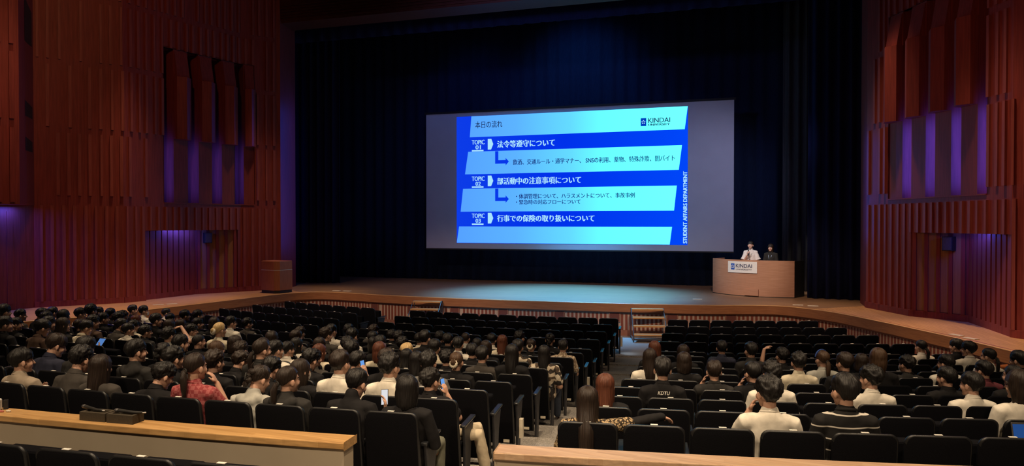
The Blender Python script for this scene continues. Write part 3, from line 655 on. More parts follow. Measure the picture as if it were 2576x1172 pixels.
def ngon(mb, pts, z):
    b = len(mb.v); mb.v += [(x, y, z) for x, y in pts]
    for t in tessellate_polygon([[V((x, y, 0)) for x, y in pts]]):
        a, c, d = t
        A, B, C_ = pts[a], pts[c], pts[d]
        cr = (B[0] - A[0]) * (C_[1] - A[1]) - (B[1] - A[1]) * (C_[0] - A[0])
        mb.f.append([b + i for i in ((a, c, d) if cr > 0 else (a, d, c))]); mb.m.append(mb.cur)
def strip(mb, P, Q, z0, z1):      # vertical or sloping ribbon, normal to the right of the run
    b = len(mb.v); n = len(P)
    mb.v += [(x, y, z0) for x, y in P] + [(x, y, z1) for x, y in Q]
    for i in range(n - 1): mb.f.append([b + i, b + i + 1, b + n + i + 1, b + n + i]); mb.m.append(mb.cur)
# stage boards (behind the opening line) and apron boards are two floors meeting at the opening
iL = min(range(len(EDGE)), key=lambda i: hypot(EDGE[i][0] + 7.75, EDGE[i][1] - 21.7)); iR = min(range(len(EDGE)), key=lambda i: hypot(EDGE[i][0] - 8.1, EDGE[i][1] - 21.9))
mb = MB(); ngon(mb, EDGE[iL:iR + 1] + [(9.75, 23.2), (13, 24.2), (13, 30.5), (-13, 30.5), (-13, 24.0), (-9.2, 23.0)], SZ)
struct('floor_stage', mb, MT['stage'])
mb = MB(); ngon(mb, EDGE[:iL + 1] + [(-9.2, 23.0), (-11, 22), (-12.6, 15.4), (-13.2, 10)], SZ); struct('floor_apron_left', mb, MT['apron'])
mb = MB(); ngon(mb, EDGE[iR:] + [(16, 9), (15.2, 12), (13.4, 16.2), (12.2, 20.6), (10.8, 22.2), (9.75, 23.2)], SZ); struct('floor_apron_right', mb, MT['apron'])
LIPZ = SZ - .25
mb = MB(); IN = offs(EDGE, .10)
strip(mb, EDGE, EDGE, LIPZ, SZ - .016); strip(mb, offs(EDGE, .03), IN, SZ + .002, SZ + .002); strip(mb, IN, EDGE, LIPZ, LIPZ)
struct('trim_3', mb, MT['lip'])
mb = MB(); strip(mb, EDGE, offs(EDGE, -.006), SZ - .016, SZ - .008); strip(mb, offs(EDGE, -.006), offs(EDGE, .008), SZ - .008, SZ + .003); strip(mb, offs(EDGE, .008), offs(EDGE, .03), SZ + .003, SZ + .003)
struct('trim_6', mb, MT['nosing_glint'])  # rounded edge strip, its highlight put into the colour
PANEL = offs(EDGE, .09)
mb = MB(); strip(mb, PANEL, PANEL, FZ - .3, LIPZ + .01); struct('wall_stage_front', mb, MT['slat_light'])
# brown slats in front of the beige backing
def along(P):
    L = [0]
    for a, b in zip(P[:-1], P[1:]): L.append(L[-1] + hypot(b[0] - a[0], b[1] - a[1]))
    def at(s):
        k = max(i for i in range(len(L) - 1) if L[i] <= s + 1e-9); u = (V((*P[k + 1], 0)) - V((*P[k], 0))).normalized()
        return V((*P[k], 0)) + u * (s - L[k]), u
    return L, at
PL, pat_ = along(PANEL)
VENTX = (-5.02, -3.60, -2.09, -.50, 1.24, 2.88, 4.515, 6.11)
def s_at_x(x):
    i = min(range(len(PANEL)), key=lambda k: abs(PANEL[k][0] - x) + (0 if 21 < PANEL[k][1] < 22.6 else 9)); return PL[i] + (x - PANEL[i][0])
VS = [s_at_x(x) for x in VENTX]
mb = MB(); s = .05
while s < PL[-1] - .06:
    if all(abs(s + .03 - v) > .21 for v in VS):
        p, u = pat_(s); n_ = V((u.y, -u.x, 0)); P = [p - n_ * .01, p + u * .066 - n_ * .01, p + u * .066 + n_ * .007, p + n_ * .007]
        mb.add([(a.x, a.y, z) for z in (FZ + .02, LIPZ - .06) for a in P], [(3, 2, 1, 0), (4, 5, 6, 7), (0, 1, 5, 4), (1, 2, 6, 5), (2, 3, 7, 6), (3, 0, 4, 7)])
    s += .122
struct('trim_4', mb, MT['slat_dark'])
mb = MB(); strip(mb, offs(EDGE, .07), offs(EDGE, .07), LIPZ - .05, LIPZ); strip(mb, offs(EDGE, .055), offs(EDGE, .055), FZ - .05, FZ + .16); struct('trim_5', mb, MT['frame'])
ORD = ['first', 'second', 'third', 'fourth', 'fifth', 'sixth', 'seventh', 'eighth', 'ninth', 'tenth', 'eleventh', 'twelfth', 'thirteenth', 'fourteenth', 'fifteenth', 'sixteenth']
for i, v in enumerate(VS):
    p, u = pat_(v); n_ = V((u.y, -u.x, 0))
    t = empty('vent_panel', (p.x + n_.x * .012, p.y + n_.y * .012, FZ), atan2(u.y, u.x))
    tag(t, 'square brown mesh vent in the striped stage front, %s from the left' % ORD[i], 'vent', 'vents in the stage front')
    m1 = MB(); m1.box((0, 0, .535), (.27, .016, .24)); link('mesh', m1.mesh('mesh'), MT['vent'], t)
    m1 = MB()
    for x in (-.15, .15): m1.box((x, 0, .535), (.03, .03, .3))
    for z in (.40, .67): m1.box((0, 0, z), (.27, .03, .03))
    link('frame', m1.mesh('frame'), MT['frame'], t)

# ---- hall floor: flat front, then one shallow tier per row
C0 = V((ROW_C[0], ROW_C[1], 0))
def polar(R, s, Rs=None):
    th = s / (Rs or R); return V((C0.x + R * sin(th), C0.y - R * cos(th), 0))
FLOOR = [t - .90 for t in ROW_TOP] + [-2.33, -2.23, -2.0]
mb = MB(); NT = 36
def ring(R0, R1_, z, zprev=None):
    b = len(mb.v); A = [-.62 + 1.16 * k / NT for k in range(NT + 1)]
    for R in (R0, R1_):
        mb.v += [(C0.x + R * sin(a), C0.y - R * cos(a), z) for a in A]
    for k in range(NT): mb.f.append([b + k, b + NT + 1 + k, b + NT + 2 + k, b + k + 1][::-1]); mb.m.append(0)
    if zprev is not None:
        b = len(mb.v); mb.v += [(C0.x + R0 * sin(a), C0.y - R0 * cos(a), zz) for zz in (zprev, z) for a in A]
        for k in range(NT): mb.f.append([b + k, b + k + 1, b + NT + 2 + k, b + NT + 1 + k]); mb.m.append(0)
edges = [18.5] + [ROW_R1 + ROW_D * i + .10 for i in range(14)]
for i in range(14): ring(edges[i], edges[i + 1], FLOOR[i], FLOOR[i - 1] if i else None)
ring(edges[14], 38.40, FLOOR[13] + .0, FLOOR[13]); ring(38.40, 39.4, -2.33, FLOOR[13]); ring(39.4, 46, -2.0, -2.33)
struct('floor', mb, MT['carpet'])

# ---- parapets in front of the camera
def arcbox(R0, R1_, s0, s1, z0, z1, n=24, skew0=0, skew1=0):
    m_ = MB(); A = []
    for k in range(n + 1):
        f = k / n; 
        for R, z in ((R0, z0), (R1_, z0), (R1_, z1), (R0, z1)):
            th = (s0 + (s1 - s0) * f) / 38.3; m_.v.append((C0.x + R * sin(th), C0.y - R * cos(th), z))
    for k in range(n):
        for j in range(4): m_.f.append([4 * k + j, 4 * k + 4 + j, 4 * k + 4 + (j + 1) % 4, 4 * k + (j + 1) % 4]); m_.m.append(0)
    m_.f.append([3, 2, 1, 0]); m_.m.append(0); m_.f.append([4 * n, 4 * n + 1, 4 * n + 2, 4 * n + 3]); m_.m.append(0)
    return m_
RC = 38.27; CAPZ = -1.416
for side, s0, s1, lab, wood in (('left', -3.2, 3.80, 'long painted parapet with golden oak cap, left of the aisle gap', 'rail'),
                                ('right', 4.78, 9.6, 'painted parapet with pale ash cap, right of the aisle gap', 'rail_light')):
    p0 = polar(RC, (s0 + s1) / 2 * RC / 38.3)
    t = empty('parapet', (p0.x, p0.y, FLOOR[13])); tag(t, lab, 'parapet', 'parapets behind the last row')
    c = arcbox(RC, RC + .19, s0, s1, CAPZ - .046, CAPZ); 
    o = link('cap', c.mesh('cap'), MT[wood], t); o.matrix_parent_inverse = M.Translation(-t.location); bevel(o, .006)
    c = arcbox(RC + .02, RC + .165, s0, s1 - .015 if side == 'left' else s1, FLOOR[13], CAPZ - .046)
    o = link('panel', c.mesh('panel'), MT['plaster'], t); o.matrix_parent_inverse = M.Translation(-t.location)

# ================================================================== stage furniture
# ---- curtains
def curtain(name, pts, z0, z1, mat, label, cat, amp=.07, wl_=.32, seed=0, group=None):
    rnd = random.Random(seed); m_ = MB(); P = catmull(pts, 4) if len(pts) > 2 else pts
    L, at = along(P); n = int(L[-1] / (wl_ / 8)); nz = 5
    ph = 0; off = []
    for i in range(n + 1):
        ph += 2 * pi / 8 * rnd.uniform(.6, 1.4); off.append(sin(ph) * amp)
    for j in range(nz + 1):
        z = z0 + (z1 - z0) * j / nz
        for i in range(n + 1):
            p, u = at(min(i * L[-1] / n, L[-1] - 1e-4)); q = p + V((-u.y, u.x, 0)) * off[i] * (1 if j else 1.15)
            m_.v.append((q.x, q.y, z + (rnd.uniform(-.01, .01) if j == 0 else 0)))
    for j in range(nz):
        for i in range(n): m_.f.append([j * (n + 1) + i, j * (n + 1) + i + 1, (j + 1) * (n + 1) + i + 1, (j + 1) * (n + 1) + i]); m_.m.append(0)
    me = m_.mesh(name, True); o = link(name, me, mat); tag(o, label, cat, group)
    s_ = o.modifiers.new('thick', 'SOLIDIFY'); s_.thickness = .02
    return o
curtain('backdrop_curtain', [(-11.5, 28.7), (11.5, 28.7)], SZ + .01, 8.9, MT['curtain_blue'], 'wide navy backdrop curtain hanging behind the projection screen', 'curtain', .04, .5, 1)
curtain('leg_curtain', [(-11.2, 25.1), (-8.5, 25.55)], SZ + .01, 8.9, MT['curtain'], 'black leg curtain at the left edge of the stage', 'curtain', .08, .34, 2, 'leg curtains')
curtain('leg_curtain', [(8.28, 25.0), (11.2, 24.45)], SZ + .01, 8.9, MT['curtain'], 'black leg curtain at the right edge of the stage', 'curtain', .08, .34, 3, 'leg curtains')
curtain('wing_curtain', [(7.6, 27.7), (9.6, 27.0)], SZ + .01, 8.9, MT['curtain_grey'], 'grey pleated curtain in the gap behind the speakers desk', 'curtain', .09, .3, 4)
curtain('border_curtain', [(-10.2, 24.1), (10.2, 24.1)], 6.62, 8.9, MT['curtain'], 'narrow black border curtain along the top of the stage opening', 'curtain', .03, .5, 5)

# ---- projection screen with the slide
scr = empty('projection_screen', (.17, 27.36, -1.005)); tag(scr, 'wide grey projection screen with a bright blue slide above the stage', 'screen')
SI = scr.location
def rel(o): o.matrix_parent_inverse = M.Translation(-SI); return o
mb = MB(); mb.box((.17, 27.36, 1.627), (11.68, .05, 5.264)); rel(link('screen_cloth', mb.mesh('screen_cloth'), MT['screen'], scr))
mb = MB(); mb.box((.17, 27.36, 4.30), (11.8, .09, .08)); mb.box((.17, 27.36, -1.03), (11.7, .06, .05)); rel(link('batten', mb.mesh('batten'), MT['black'], scr))
E_BLUE = emit_grad('slide_blue', -4.4, 4.4, [(0, (.004, .045, .80, 1)), (.5, (0, .03, .83, 1)), (1, (0, .062, .95, 1))], 1.0)
E_LIGHT = emit_grad('slide_light', -4.4, 4.4, [(0, (.085, .33, 1.0, 1)), (.28, (.10, .42, 1.0, 1)), (.52, (.12, .66, 1.1, 1)), (.74, (.14, 1.15, 1.35, 1)), (1, (.16, 1.5, 1.5, 1))], 1.08)
E_TEXT = emit('slide_pale_text', (.40, .78, 1.0, 1), 1.0)
E_NAVY = emit('slide_navy_text', (.006, .022, .16, 1), 1.0)
E_DARK = emit('slide_dark_text', (.012, .03, .10, 1), 1.0)
SY = 27.330
def flat(name, polys, mat, y, parent=scr):
    m_ = MB()
    for P in polys: m_.add([(x, y, z) for x, z in P], [tuple(range(len(P)))])
    o = link(name, m_.mesh(name), mat, parent)
    return rel(o) if parent is scr else o
bg = flat('slide', [[(-4.37, -.795), (4.445, -.795), (4.445, 4.115), (-4.37, 4.115)]], E_BLUE, SY)
flat('slide_band', [[(-3.817, 3.305), (4.336, 3.305), (4.437, 4.113), (-3.751, 4.113)]], E_LIGHT, SY - .004, bg)
flat('slide_band', [[(-4.017, 1.875), (4.134, 1.875), (4.242, 2.745), (-3.884, 2.745)]], E_LIGHT, SY - .004, bg)
flat('slide_band', [[(-4.201, .428), (3.972, .428), (4.067, 1.317), (-4.1, 1.317)]], E_LIGHT, SY - .004, bg)
flat('slide_band', [[(-4.365, -.783), (3.823, -.783), (3.905, -.148), (-4.268, -.148)]], E_LIGHT, SY - .004, bg)
def text_mesh(body, bold=0, sp=1.0):
    c = bpy.data.curves.new('text', 'FONT'); c.body = body; c.size = 1; c.offset = bold; c.space_character = sp; c.resolution_u = 3
    o = bpy.data.objects.new('text', c); COL.objects.link(o); dg = bpy.context.evaluated_depsgraph_get(); dg.update()
    me = bpy.data.meshes.new_from_object(o.evaluated_get(dg)); bpy.data.objects.remove(o); bpy.data.curves.remove(c); return me
def text(name, body, x0, x1, z0, z1, mat, y, parent, bold=0, vert=False, R=None, org=None):
    me = text_mesh(body); P = [v.co.copy() for v in me.vertices]
    a0, a1 = min(p.x for p in P), max(p.x for p in P); b0, b1 = min(p.y for p in P), max(p.y for p in P)
    for v, p in zip(me.vertices, P):
        f, g = (p.x - a0) / (a1 - a0), (p.y - b0) / (b1 - b0)
        if vert: v.co = (x1 - g * (x1 - x0), y, z0 + f * (z1 - z0))
        else: v.co = (x0 + f * (x1 - x0), y, z0 + g * (z1 - z0))
    me.materials.clear(); me.name = name
    if bold:            # heavier lettering: the strokes doubled sideways
        b2 = MB(); vs = [v.co.copy() for v in me.vertices]; fs = [tuple(p.vertices) for p in me.polygons]
        dx = V((0, 0, bold)) if vert else V((bold, 0, 0))
        for k in (-1, 0, 1): b2.add([v + dx * k for v in vs], fs)
        bpy.data.meshes.remove(me); me = b2.mesh(name)
    o = link(name, me, mat, parent)
    return o
def st(body, x0, x1, z0, z1, mat, bold=0, vert=False): return text('slide_text', body, x0, x1, z0, z1, mat, SY - .009, bg, bold, vert)
st('本日の流れ', -3.587, -2.485, 3.64, 3.906, E_DARK, .003)
for k, (zt, head, hx, hz0, hz1) in enumerate(((3.192, '法令等遵守について', -.418, 2.862, 3.132), (1.786, '部活動中の注意事項について', .583, 1.454, 1.722), (.354, '行事での保険の取り扱いについて', 1.091, .036, .292))):
    st('TOPIC', -3.73, -3.21, zt - .175, zt - .002, E_TEXT, .006)
    st('0%d' % (k + 1), -3.575, -3.365, zt - .36, zt - .205, E_TEXT, .006)
    flat('slide_rule', [[(-3.73, zt - .44), (-3.25, zt - .44), (-3.25, zt - .385), (-3.73, zt - .385)]], E_TEXT, SY - .009, bg)
    flat('slide_marker', [[(-3.075, zt - .385), (-2.94, zt - .385), (-2.85, zt - .18), (-2.93, zt + .022), (-3.075, zt + .022)]], E_TEXT, SY - .009, bg)
    st(head, -2.685, hx, hz0, hz1, E_TEXT, .011)
for zt in (2.735, 1.307):
    flat('slide_arrow', [[(-2.775, zt), (-2.775, zt - .48), (-2.645, zt - .345), (-2.645, zt)], [(-2.775, zt - .48), (-2.35, zt - .48), (-2.35, zt - .345), (-2.645, zt - .345)],
                         [(-2.35, zt - .55), (-2.22, zt - .405), (-2.35, zt - .265)]], E_BLUE, SY - .009, bg)
st('飲酒、交通ルール・通学マナー、 SNSの利用、薬物、特殊詐欺、闇バイト', -2.054, 3.994, 2.195, 2.405, E_NAVY, .004)
st('・体調管理について、ハラスメントについて、事故事例', -1.93, 2.576, .903, 1.094, E_NAVY, .004)
st('・緊急時の対応フローについて', -1.93, .569, .691, .870, E_NAVY, .004)
st('STUDENT AFFAIRS DEPARTMENT', 4.29, 4.427, -.73, 1.81, E_TEXT, .008, True)
st('KINDAI', 3.053, 3.824, 3.577, 3.747, E_DARK, .004); st('UNIVERSITY', 3.054, 3.811, 3.472, 3.548, E_DARK, .006)
flat('slide_emblem', [[(2.784, 3.47), (2.982, 3.47), (2.982, 3.756), (2.784, 3.756)]], emit('slide_emblem_blue', (.0, .045, .50, 1), 1), SY - .009, bg)
def blossom(cx, cz, r):
    out = []
    for k in range(5):
        a = pi / 2 + 2 * pi * k / 5
        out.append([(cx + r * (.28 * cos(a) + .0), cz + r * .28 * sin(a)), (cx + r * cos(a + .42) * .8, cz + r * sin(a + .42) * .8), (cx + r * cos(a), cz + r * sin(a)), (cx + r * cos(a - .42) * .8, cz + r * sin(a - .42) * .8)][::-1])
    return out
flat('slide_emblem_flower', blossom(2.883, 3.613, .075), E_TEXT, SY - .013, bg)

# ---- speakers' desk: wide bow-fronted counter with a sign
dc = V((6.63, 25.35, SZ)); da = atan2(24.82 - 25.94, 7.87 - 5.36)
desk = empty('speakers_desk', dc, da); tag(desk, 'curved brown wooden speakers desk with a white sign, right side of stage', 'desk')
def bow(x0, x1, n, y0, bulge): return [(x0 + (x1 - x0) * k / n, y0 - bulge * (1 - (2 * k / n - 1) ** 2)) for k in range(n + 1)]
HW = 1.37; FR = bow(-HW, HW, 20, .04, .46)
mb = MB(); mb.prism(FR + [(x, y + .04) for x, y in FR[::-1]], .02, 1.15); link('front_panel', mb.mesh('front_panel', False), MT['desk'], desk)
for sx in (-1, 1):
    mb = MB(); mb.box((sx * (HW - .015), .44, .57), (.03, .78, 1.14)); link('side_panel', mb.mesh('side_panel'), MT['desk'] if sx < 0 else MT['black'], desk)
mb = MB(); mb.prism(bow(-HW + .03, HW - .03, 20, .09, .44) + [(HW - .03, .72), (-HW + .03, .72)], .95, .985); link('worktop', mb.mesh('worktop'), MT['desk'], desk)
mb = MB(); mb.prism([(x, y - .004) for x, y in FR] + [(x, y + .06) for x, y in FR[::-1]], 0, .022); link('plinth', mb.mesh('plinth'), MT['black'], desk)
mb = MB(); mb.prism([(-.02, -.46), (.42, -.435), (.42, -.40), (-.02, -.40)], .04, .24); link('access_panel', mb.mesh('access_panel'), MT['desk'], desk)
# the sign hangs flat on the bow
sg = MB(); FS = [(x, y - .006) for x, y in bow(-HW, HW, 60, .04, .46) if -.66 < x < .38]
sg.prism([(x, y - .012) for x, y in FS] + FS[::-1], .74, 1.10); sgo = link('sign', sg.mesh('sign'), MT['paper'], desk)
def bowy(x): return .04 - .46 * (1 - (x / HW) ** 2)
def on_bow(o):
    for v in o.data.vertices: v.co.y = bowy(v.co.x) + v.co.y
    return o
navy_ink = noisy('navy_ink', (.03, .035, .09, 1), (.04, .045, .10, 1), (1, 1, 1), 20, .6, .3); blue_ink = noisy('blue_ink', (.02, .09, .42, 1), (.025, .10, .46, 1), (1, 1, 1), 20, .6, .3)
on_bow(text('sign_text', 'KINDAI', -.335, .21, .905, 1.02, navy_ink, -.021, sgo, .003)); on_bow(text('sign_text', 'UNIVERSITY', -.335, .21, .825, .868, navy_ink, -.021, sgo, .001))
def plate(name, polys, mat, y, parent):
    m_ = MB()
    for P in polys: m_.add([(x, bowy(x) + y, z) for x, z in P], [tuple(range(len(P)))])
    return link(name, m_.mesh(name), mat, parent)
plate('emblem', [[(-.52, .83), (-.385, .83), (-.385, 1.03), (-.52, 1.03)]], blue_ink, -.021, sgo); plate('emblem_flower', blossom(-.4525, .93, .062), MT['paper'], -.024, sgo)

# ---- wooden console against the left of the opening
mb = MB(); con = empty('console_lectern', (-8.5, 21.45, SZ), rad(-12)); tag(con, 'small wooden lectern standing closed at the left end of the stage', 'lectern')
K = [(-.42, -.12), (-.26, -.34), (.34, -.34), (.46, -.2), (.46, .34), (-.42, .34)]
mb.prism(K, .10, .76); link('body', mb.mesh('body'), MT['console'], con)
mb = MB(); mb.prism([(x * 1.0, y) for x, y in K], .775, 1.06); bevel(link('top_section', mb.mesh('top_section'), MT['console'], con), .008)
mb = MB(); mb.prism([(x * .97, y * .97) for x, y in K], 0, .10); link('plinth', mb.mesh('plinth'), MT['black'], con)
mb = MB(); mb.prism([(x * .998, y * .998) for x, y in K], .76, .775); link('trim_line', mb.mesh('trim_line'), MT['metal'], con)

# ---- removable steps up to the stage
def steps(loc, rz, label):
    t = empty('stage_steps', loc, rz); tag(t, label, 'steps', 'steps up to the stage')
    w_ = .88
    for k in range(4):
        m_ = MB(); m_.box((0, -.86 + .24 * k, .20 + .205 * k), (w_, .25, .045)); bevel(link('tread', m_.mesh('tread'), MT['tread'], t), .006)
    for sx in (-1, 1):
        m_ = MB(); x = sx * (w_ / 2 + .012)
        m_.chain([(x, -.97, .06), (x, -.97, .19), (x, -.16, .84), (x, -.05, .84), (x, -.05, .06)], [.013] * 5, 6); m_.chain([(x, -.97, .06), (x, -.05, .06)], [.013] * 2, 6)
        link('side_frame', m_.mesh('side_frame'), MT['steel_dark'], t)
        for y in (-.95, -.08):
            m_ = MB(); m_.ell((x, y, .035), (.016, .035, .035), None, 10, 8); link('caster', m_.mesh('caster', True), MT['black'], t)
    m_ = MB(); m_.box((0, -.97, .085), (w_, .02, .05)); link('bottom_rail', m_.mesh('bottom_rail'), MT['steel_dark'], t)
    return t
steps((3.83, 21.62, FZ), rad(14), 'four-tread oak stage steps on casters at the end of the right aisle')
steps((-2.93, 21.55, FZ), rad(8), 'oak stage steps half hidden behind the front row, left of centre')

# ---- floor plates, wall speakers
FPL = ('left apron, nearer the side wall door', 'left apron, nearer the lip', 'right corner of the stage, left of its pair', 'right corner of the stage, right of its pair',
       'right apron, farther of its pair', 'right apron, nearer of its pair', 'front edge of the stage, left of the desk', 'left stage corner, left of its pair', 'left stage corner, right of its pair')
for lab, (x, y) in zip(FPL, ((-9.29, 17.15), (-9.08, 17.44), (7.91, 22.75), (8.3, 22.62), (10.76, 17.68), (10.92, 17.24), (5.09, 23.52), (-6.85, 22.6), (-6.45, 22.62))):
    m_ = MB(); m_.box((0, 0, .008), (.28, .13, .012)); o = link('floor_plate', m_.mesh('floor_plate'), MT['cream']); o.location = (x, y, SZ); o.rotation_euler = (0, 0, rad(-55) if x > 10 else rad(50) if x < -8 else 0)
    tag(o, 'pale floor plate on the ' + lab, 'floor plate', 'floor plates'); bevel(o, .003)
for (x, y), a, lab in (((-10.28, 20.35), rad(56), 'small black wall speaker in the left door recess'), ((11.15, 20.28), rad(-37), 'small black wall speaker in the right door recess')):
    t = empty('wall_speaker', (x, y, -.50), a); tag(t, lab, 'speaker', 'wall speakers')
    m_ = MB(); m_.box((0, 0, 0), (.24, .2, .34)); bevel(link('cabinet', m_.mesh('cabinet'), MT['black'], t), .012)
    m_ = MB(); m_.box((0, -.105, 0), (.2, .012, .3)); link('grille', m_.mesh('grille'), MT['steel_dark'], t)

# ================================================================== seats
def seat_proto():
    t = empty('theatre_seat', (0, 0, 0))
    # backrest: rounded top corners, leaning back; the rim is plastic
    def outline(wt, wb, zt, zb, r=.055, n=6):
        P = [(-wb, zb), (wb, zb)]
        for k in range(n + 1): a = pi / 2 * k / n; P.append((wt - r + r * cos(a), zt - r + r * sin(a)))
        for k in range(n + 1): a = pi / 2 + pi / 2 * k / n; P.append((-wt + r + r * cos(a), zt - r + r * sin(a)))
        return P
    def lean(z): return (.90 - z) * .12
    bm_ = MB()
    rings = []
    for y, g in ((.0, .012), (.012, 0), (.055, 0), (.075, .014)):
        P = outline(.238 - g, .245 - g, .90 - g + .006 * 0, .13 + g); rings.append([(x, y * (1 - .6 * max(0, min(1, (z - .62) / .26))) + lean(z), z + (.012 * (1 - (x / .24) ** 2) if z > .85 else 0)) for x, z in P])
    n = len(rings[0])
    for k, r in enumerate(rings): bm_.v += r
    bm_.f.append(list(range(n))); bm_.m.append(0); bm_.f.append([3 * n + i for i in range(n)][::-1]); bm_.m.append(0)
    for j in range(3):
        for i in range(n):
            q = (i + 1) % n; bm_.f.append([j * n + i, (j + 1) * n + i, (j + 1) * n + q, j * n + q]); bm_.m.append(1 if i >= 1 and i < n - 1 else 0)
    me = bm_.mesh('backrest', True); link('backrest', me, [MT['seat'], MT['seat_trim']], t)
    m_ = MB(); m_.box((0, .31, .60), (.44, .10, .40), M.Rotation(rad(6), 3, 'X')); o = bevel(link('seat_cushion', m_.mesh('seat_cushion'), MT['seat'], t), .02)
    m_ = MB(); m_.box((0, .018, .9105), (.056, .024, .004), M.Rotation(rad(0), 3, 'X')); link('number_tag', m_.mesh('number_tag'), MT['paper'], t)
    return t
def arm_parts(t, sx, meshes=None):
    if meshes is None:
        m_ = MB(); m_.add([(-.026, .10, .605), (.026, .10, .605), (.026, .47, .628), (-.026, .47, .628), (-.03, .10, .635), (.03, .10, .635), (.03, .48, .655), (-.03, .48, .655)],
              [(3, 2, 1, 0), (4, 5, 6, 7), (0, 1, 5, 4), (1, 2, 6, 5), (2, 3, 7, 6), (3, 0, 4, 7)])
        a = bake(m_.mesh('armrest'), [('BEVEL', dict(width=.008, segments=2))])
        m_ = MB(); m_.wedge([(.16, 0), (.30, 0), (.36, .40), (.45, .606), (.12, .606), (.16, .42)], -.014, .014, (0, 0, 0), (0, 1, 0), (0, 0, 1), (1, 0, 0))
        s_ = bake(m_.mesh('support_panel'), [('BEVEL', dict(width=.005, segments=1))])
        meshes = (a, s_)
    for nm, me, mt in (('armrest', meshes[0], MT['arm']), ('support_panel', meshes[1], MT['support'])):
        o = link(nm, me, mt, t); o.location = (sx * .26, 0, 0)
    return meshes
SEAT = seat_proto(); ARM = arm_parts(SEAT, -1)
m_ = MB(); m_.ell((0, 0, 0), (.012, .022, .022)); HINGE = m_.mesh('hinge_cap', True)
m_ = MB(); m_.box((0, 0, 0), (.075, .006, .035)); ROWLAB = m_.mesh('row_label')
m_ = MB(); m_.box((0, 0, 0), (.05, .07, .24)); FOOTL = bake(m_.mesh('foot_light'), [('BEVEL', dict(width=.006, segments=2))])
SEATPOS = {}; SEATOBJ = {}
OCC = {(p[0], p[1], p[2]) for p in PEOPLE}
def side_words(b, k, n):
    return {'C': (n - 1 - k, 'left of right aisle'), 'R': (k, 'right of right aisle'), 'L': (n - 1 - k, 'left of left aisle')}[b]
first = True
STUFF = []
for i in range(1, 15):
    R = ROW_R1 + ROW_D * (i - 1)
    for b, s0, n in BLOCKS[i]:
        for k in range(n):
            s = s0 + .52 * k; p = polar(R, s); th = s / R
            key = (i, b, k); SEATPOS[key] = (p, th, R)
            if key in SKIP: continue
            if key in MASS: STUFF.append((p.x, p.y, FLOOR[i - 1], th, key in OCC)); continue
            t = SEAT if first else copy_tree(SEAT); first = False
            t.location = (p.x, p.y, FLOOR[i - 1]); t.rotation_euler = (0, 0, th)
            SEATOBJ[key] = t
for key, t in SEATOBJ.items():
    i, b, k = key; n = [q[2] for q in BLOCKS[i] if q[0] == b][0]
    d, wd = side_words(b, k, n)
    tag(t, '%s black theatre seat, %s row from stage, %s seat %s' % ('occupied' if key in OCC else 'empty', ORD[i - 1], ORD[d], wd), 'theatre seat', 'theatre seats in curved rows')
    if key in OCC:      # seat pan folded down under a sitter
        for ch in t.children:
            if ch.name.startswith('seat_cushion'): ch.rotation_euler = (rad(-92), 0, 0); ch.location = (0, -.27, .72)
    if (b in 'CL' and k == n - 1):
        arm_parts(t, 1, ARM)
        h = link('hinge_cap', HINGE, MT['cream'], t); h.location = (.225, .27, .60)
        if b == 'C': h = link('row_label', ROWLAB, MT['cream'], t); h.location = (.15, .075, .17)
    if b == 'R' and k == 0: h = link('hinge_cap', HINGE, MT['cream'], t); h.location = (-.225, .27, .60)
def foot_light(key, energy):
    t = SEATOBJ[key]; h = link('foot_light', FOOTL, MT['cream'], t); h.location = (.305, .22, .30)
    p = t.matrix_basis @ V((.42, .24, .30))
    light('SPOT', 'foot_lamp', p, p + V((.10, .05, -.4)), energy, (.55, .75, 1), .02, 105, .8)
BASIS = bpy.context.view_layer.update()
foot_light((1, 'C', 10), 3); foot_light((6, 'C', 11), 2); foot_light((11, 'C', 12), 3)
# the seats in front of the camera, behind the parapet
for k in range(4):
    R = 39.0; s = 2.22 - .555 + .555 * k; p = polar(R, s)
    t = copy_tree(SEAT); t.location = (p.x, p.y, -2.33); t.rotation_euler = (0, 0, s / R)
    tag(t, 'black theatre seat behind the oak parapet, bottom left, %s of four from the left' % ORD[k], 'theatre seat', 'theatre seats behind the parapet')
# seats the heads in front hide almost wholly, far left and deep in the middle block
if STUFF:
    bm_ = MB(); PB = [ch for ch in SEAT.children if ch.name.startswith('backrest')][0].data; PC = [ch for ch in SEAT.children if ch.name.startswith('seat_cushion')][0].data
    for x, y, z, th, oc in STUFF:
        T = M.Translation((x, y, z)) @ M.Rotation(th, 4, 'Z')
        bm_.add([T @ v.co for v in PB.vertices], [tuple(p.vertices) for p in PB.polygons])
        if oc: T2 = T @ M.Translation((0, -.27, .72)) @ M.Rotation(rad(-92), 4, 'X')
        else: T2 = T
        bm_.add([T2 @ v.co for v in PC.vertices], [tuple(p.vertices) for p in PC.polygons])
        bm_.add([T @ (v.co + V((-.26, 0, 0))) for v in ARM[1].vertices], [tuple(p.vertices) for p in ARM[1].polygons])
    tag(link('theatre_seats', bm_.mesh('theatre_seats'), MT['seat']), 'further black theatre seats almost hidden behind the seated crowd', 'theatre seats', None, 'stuff')

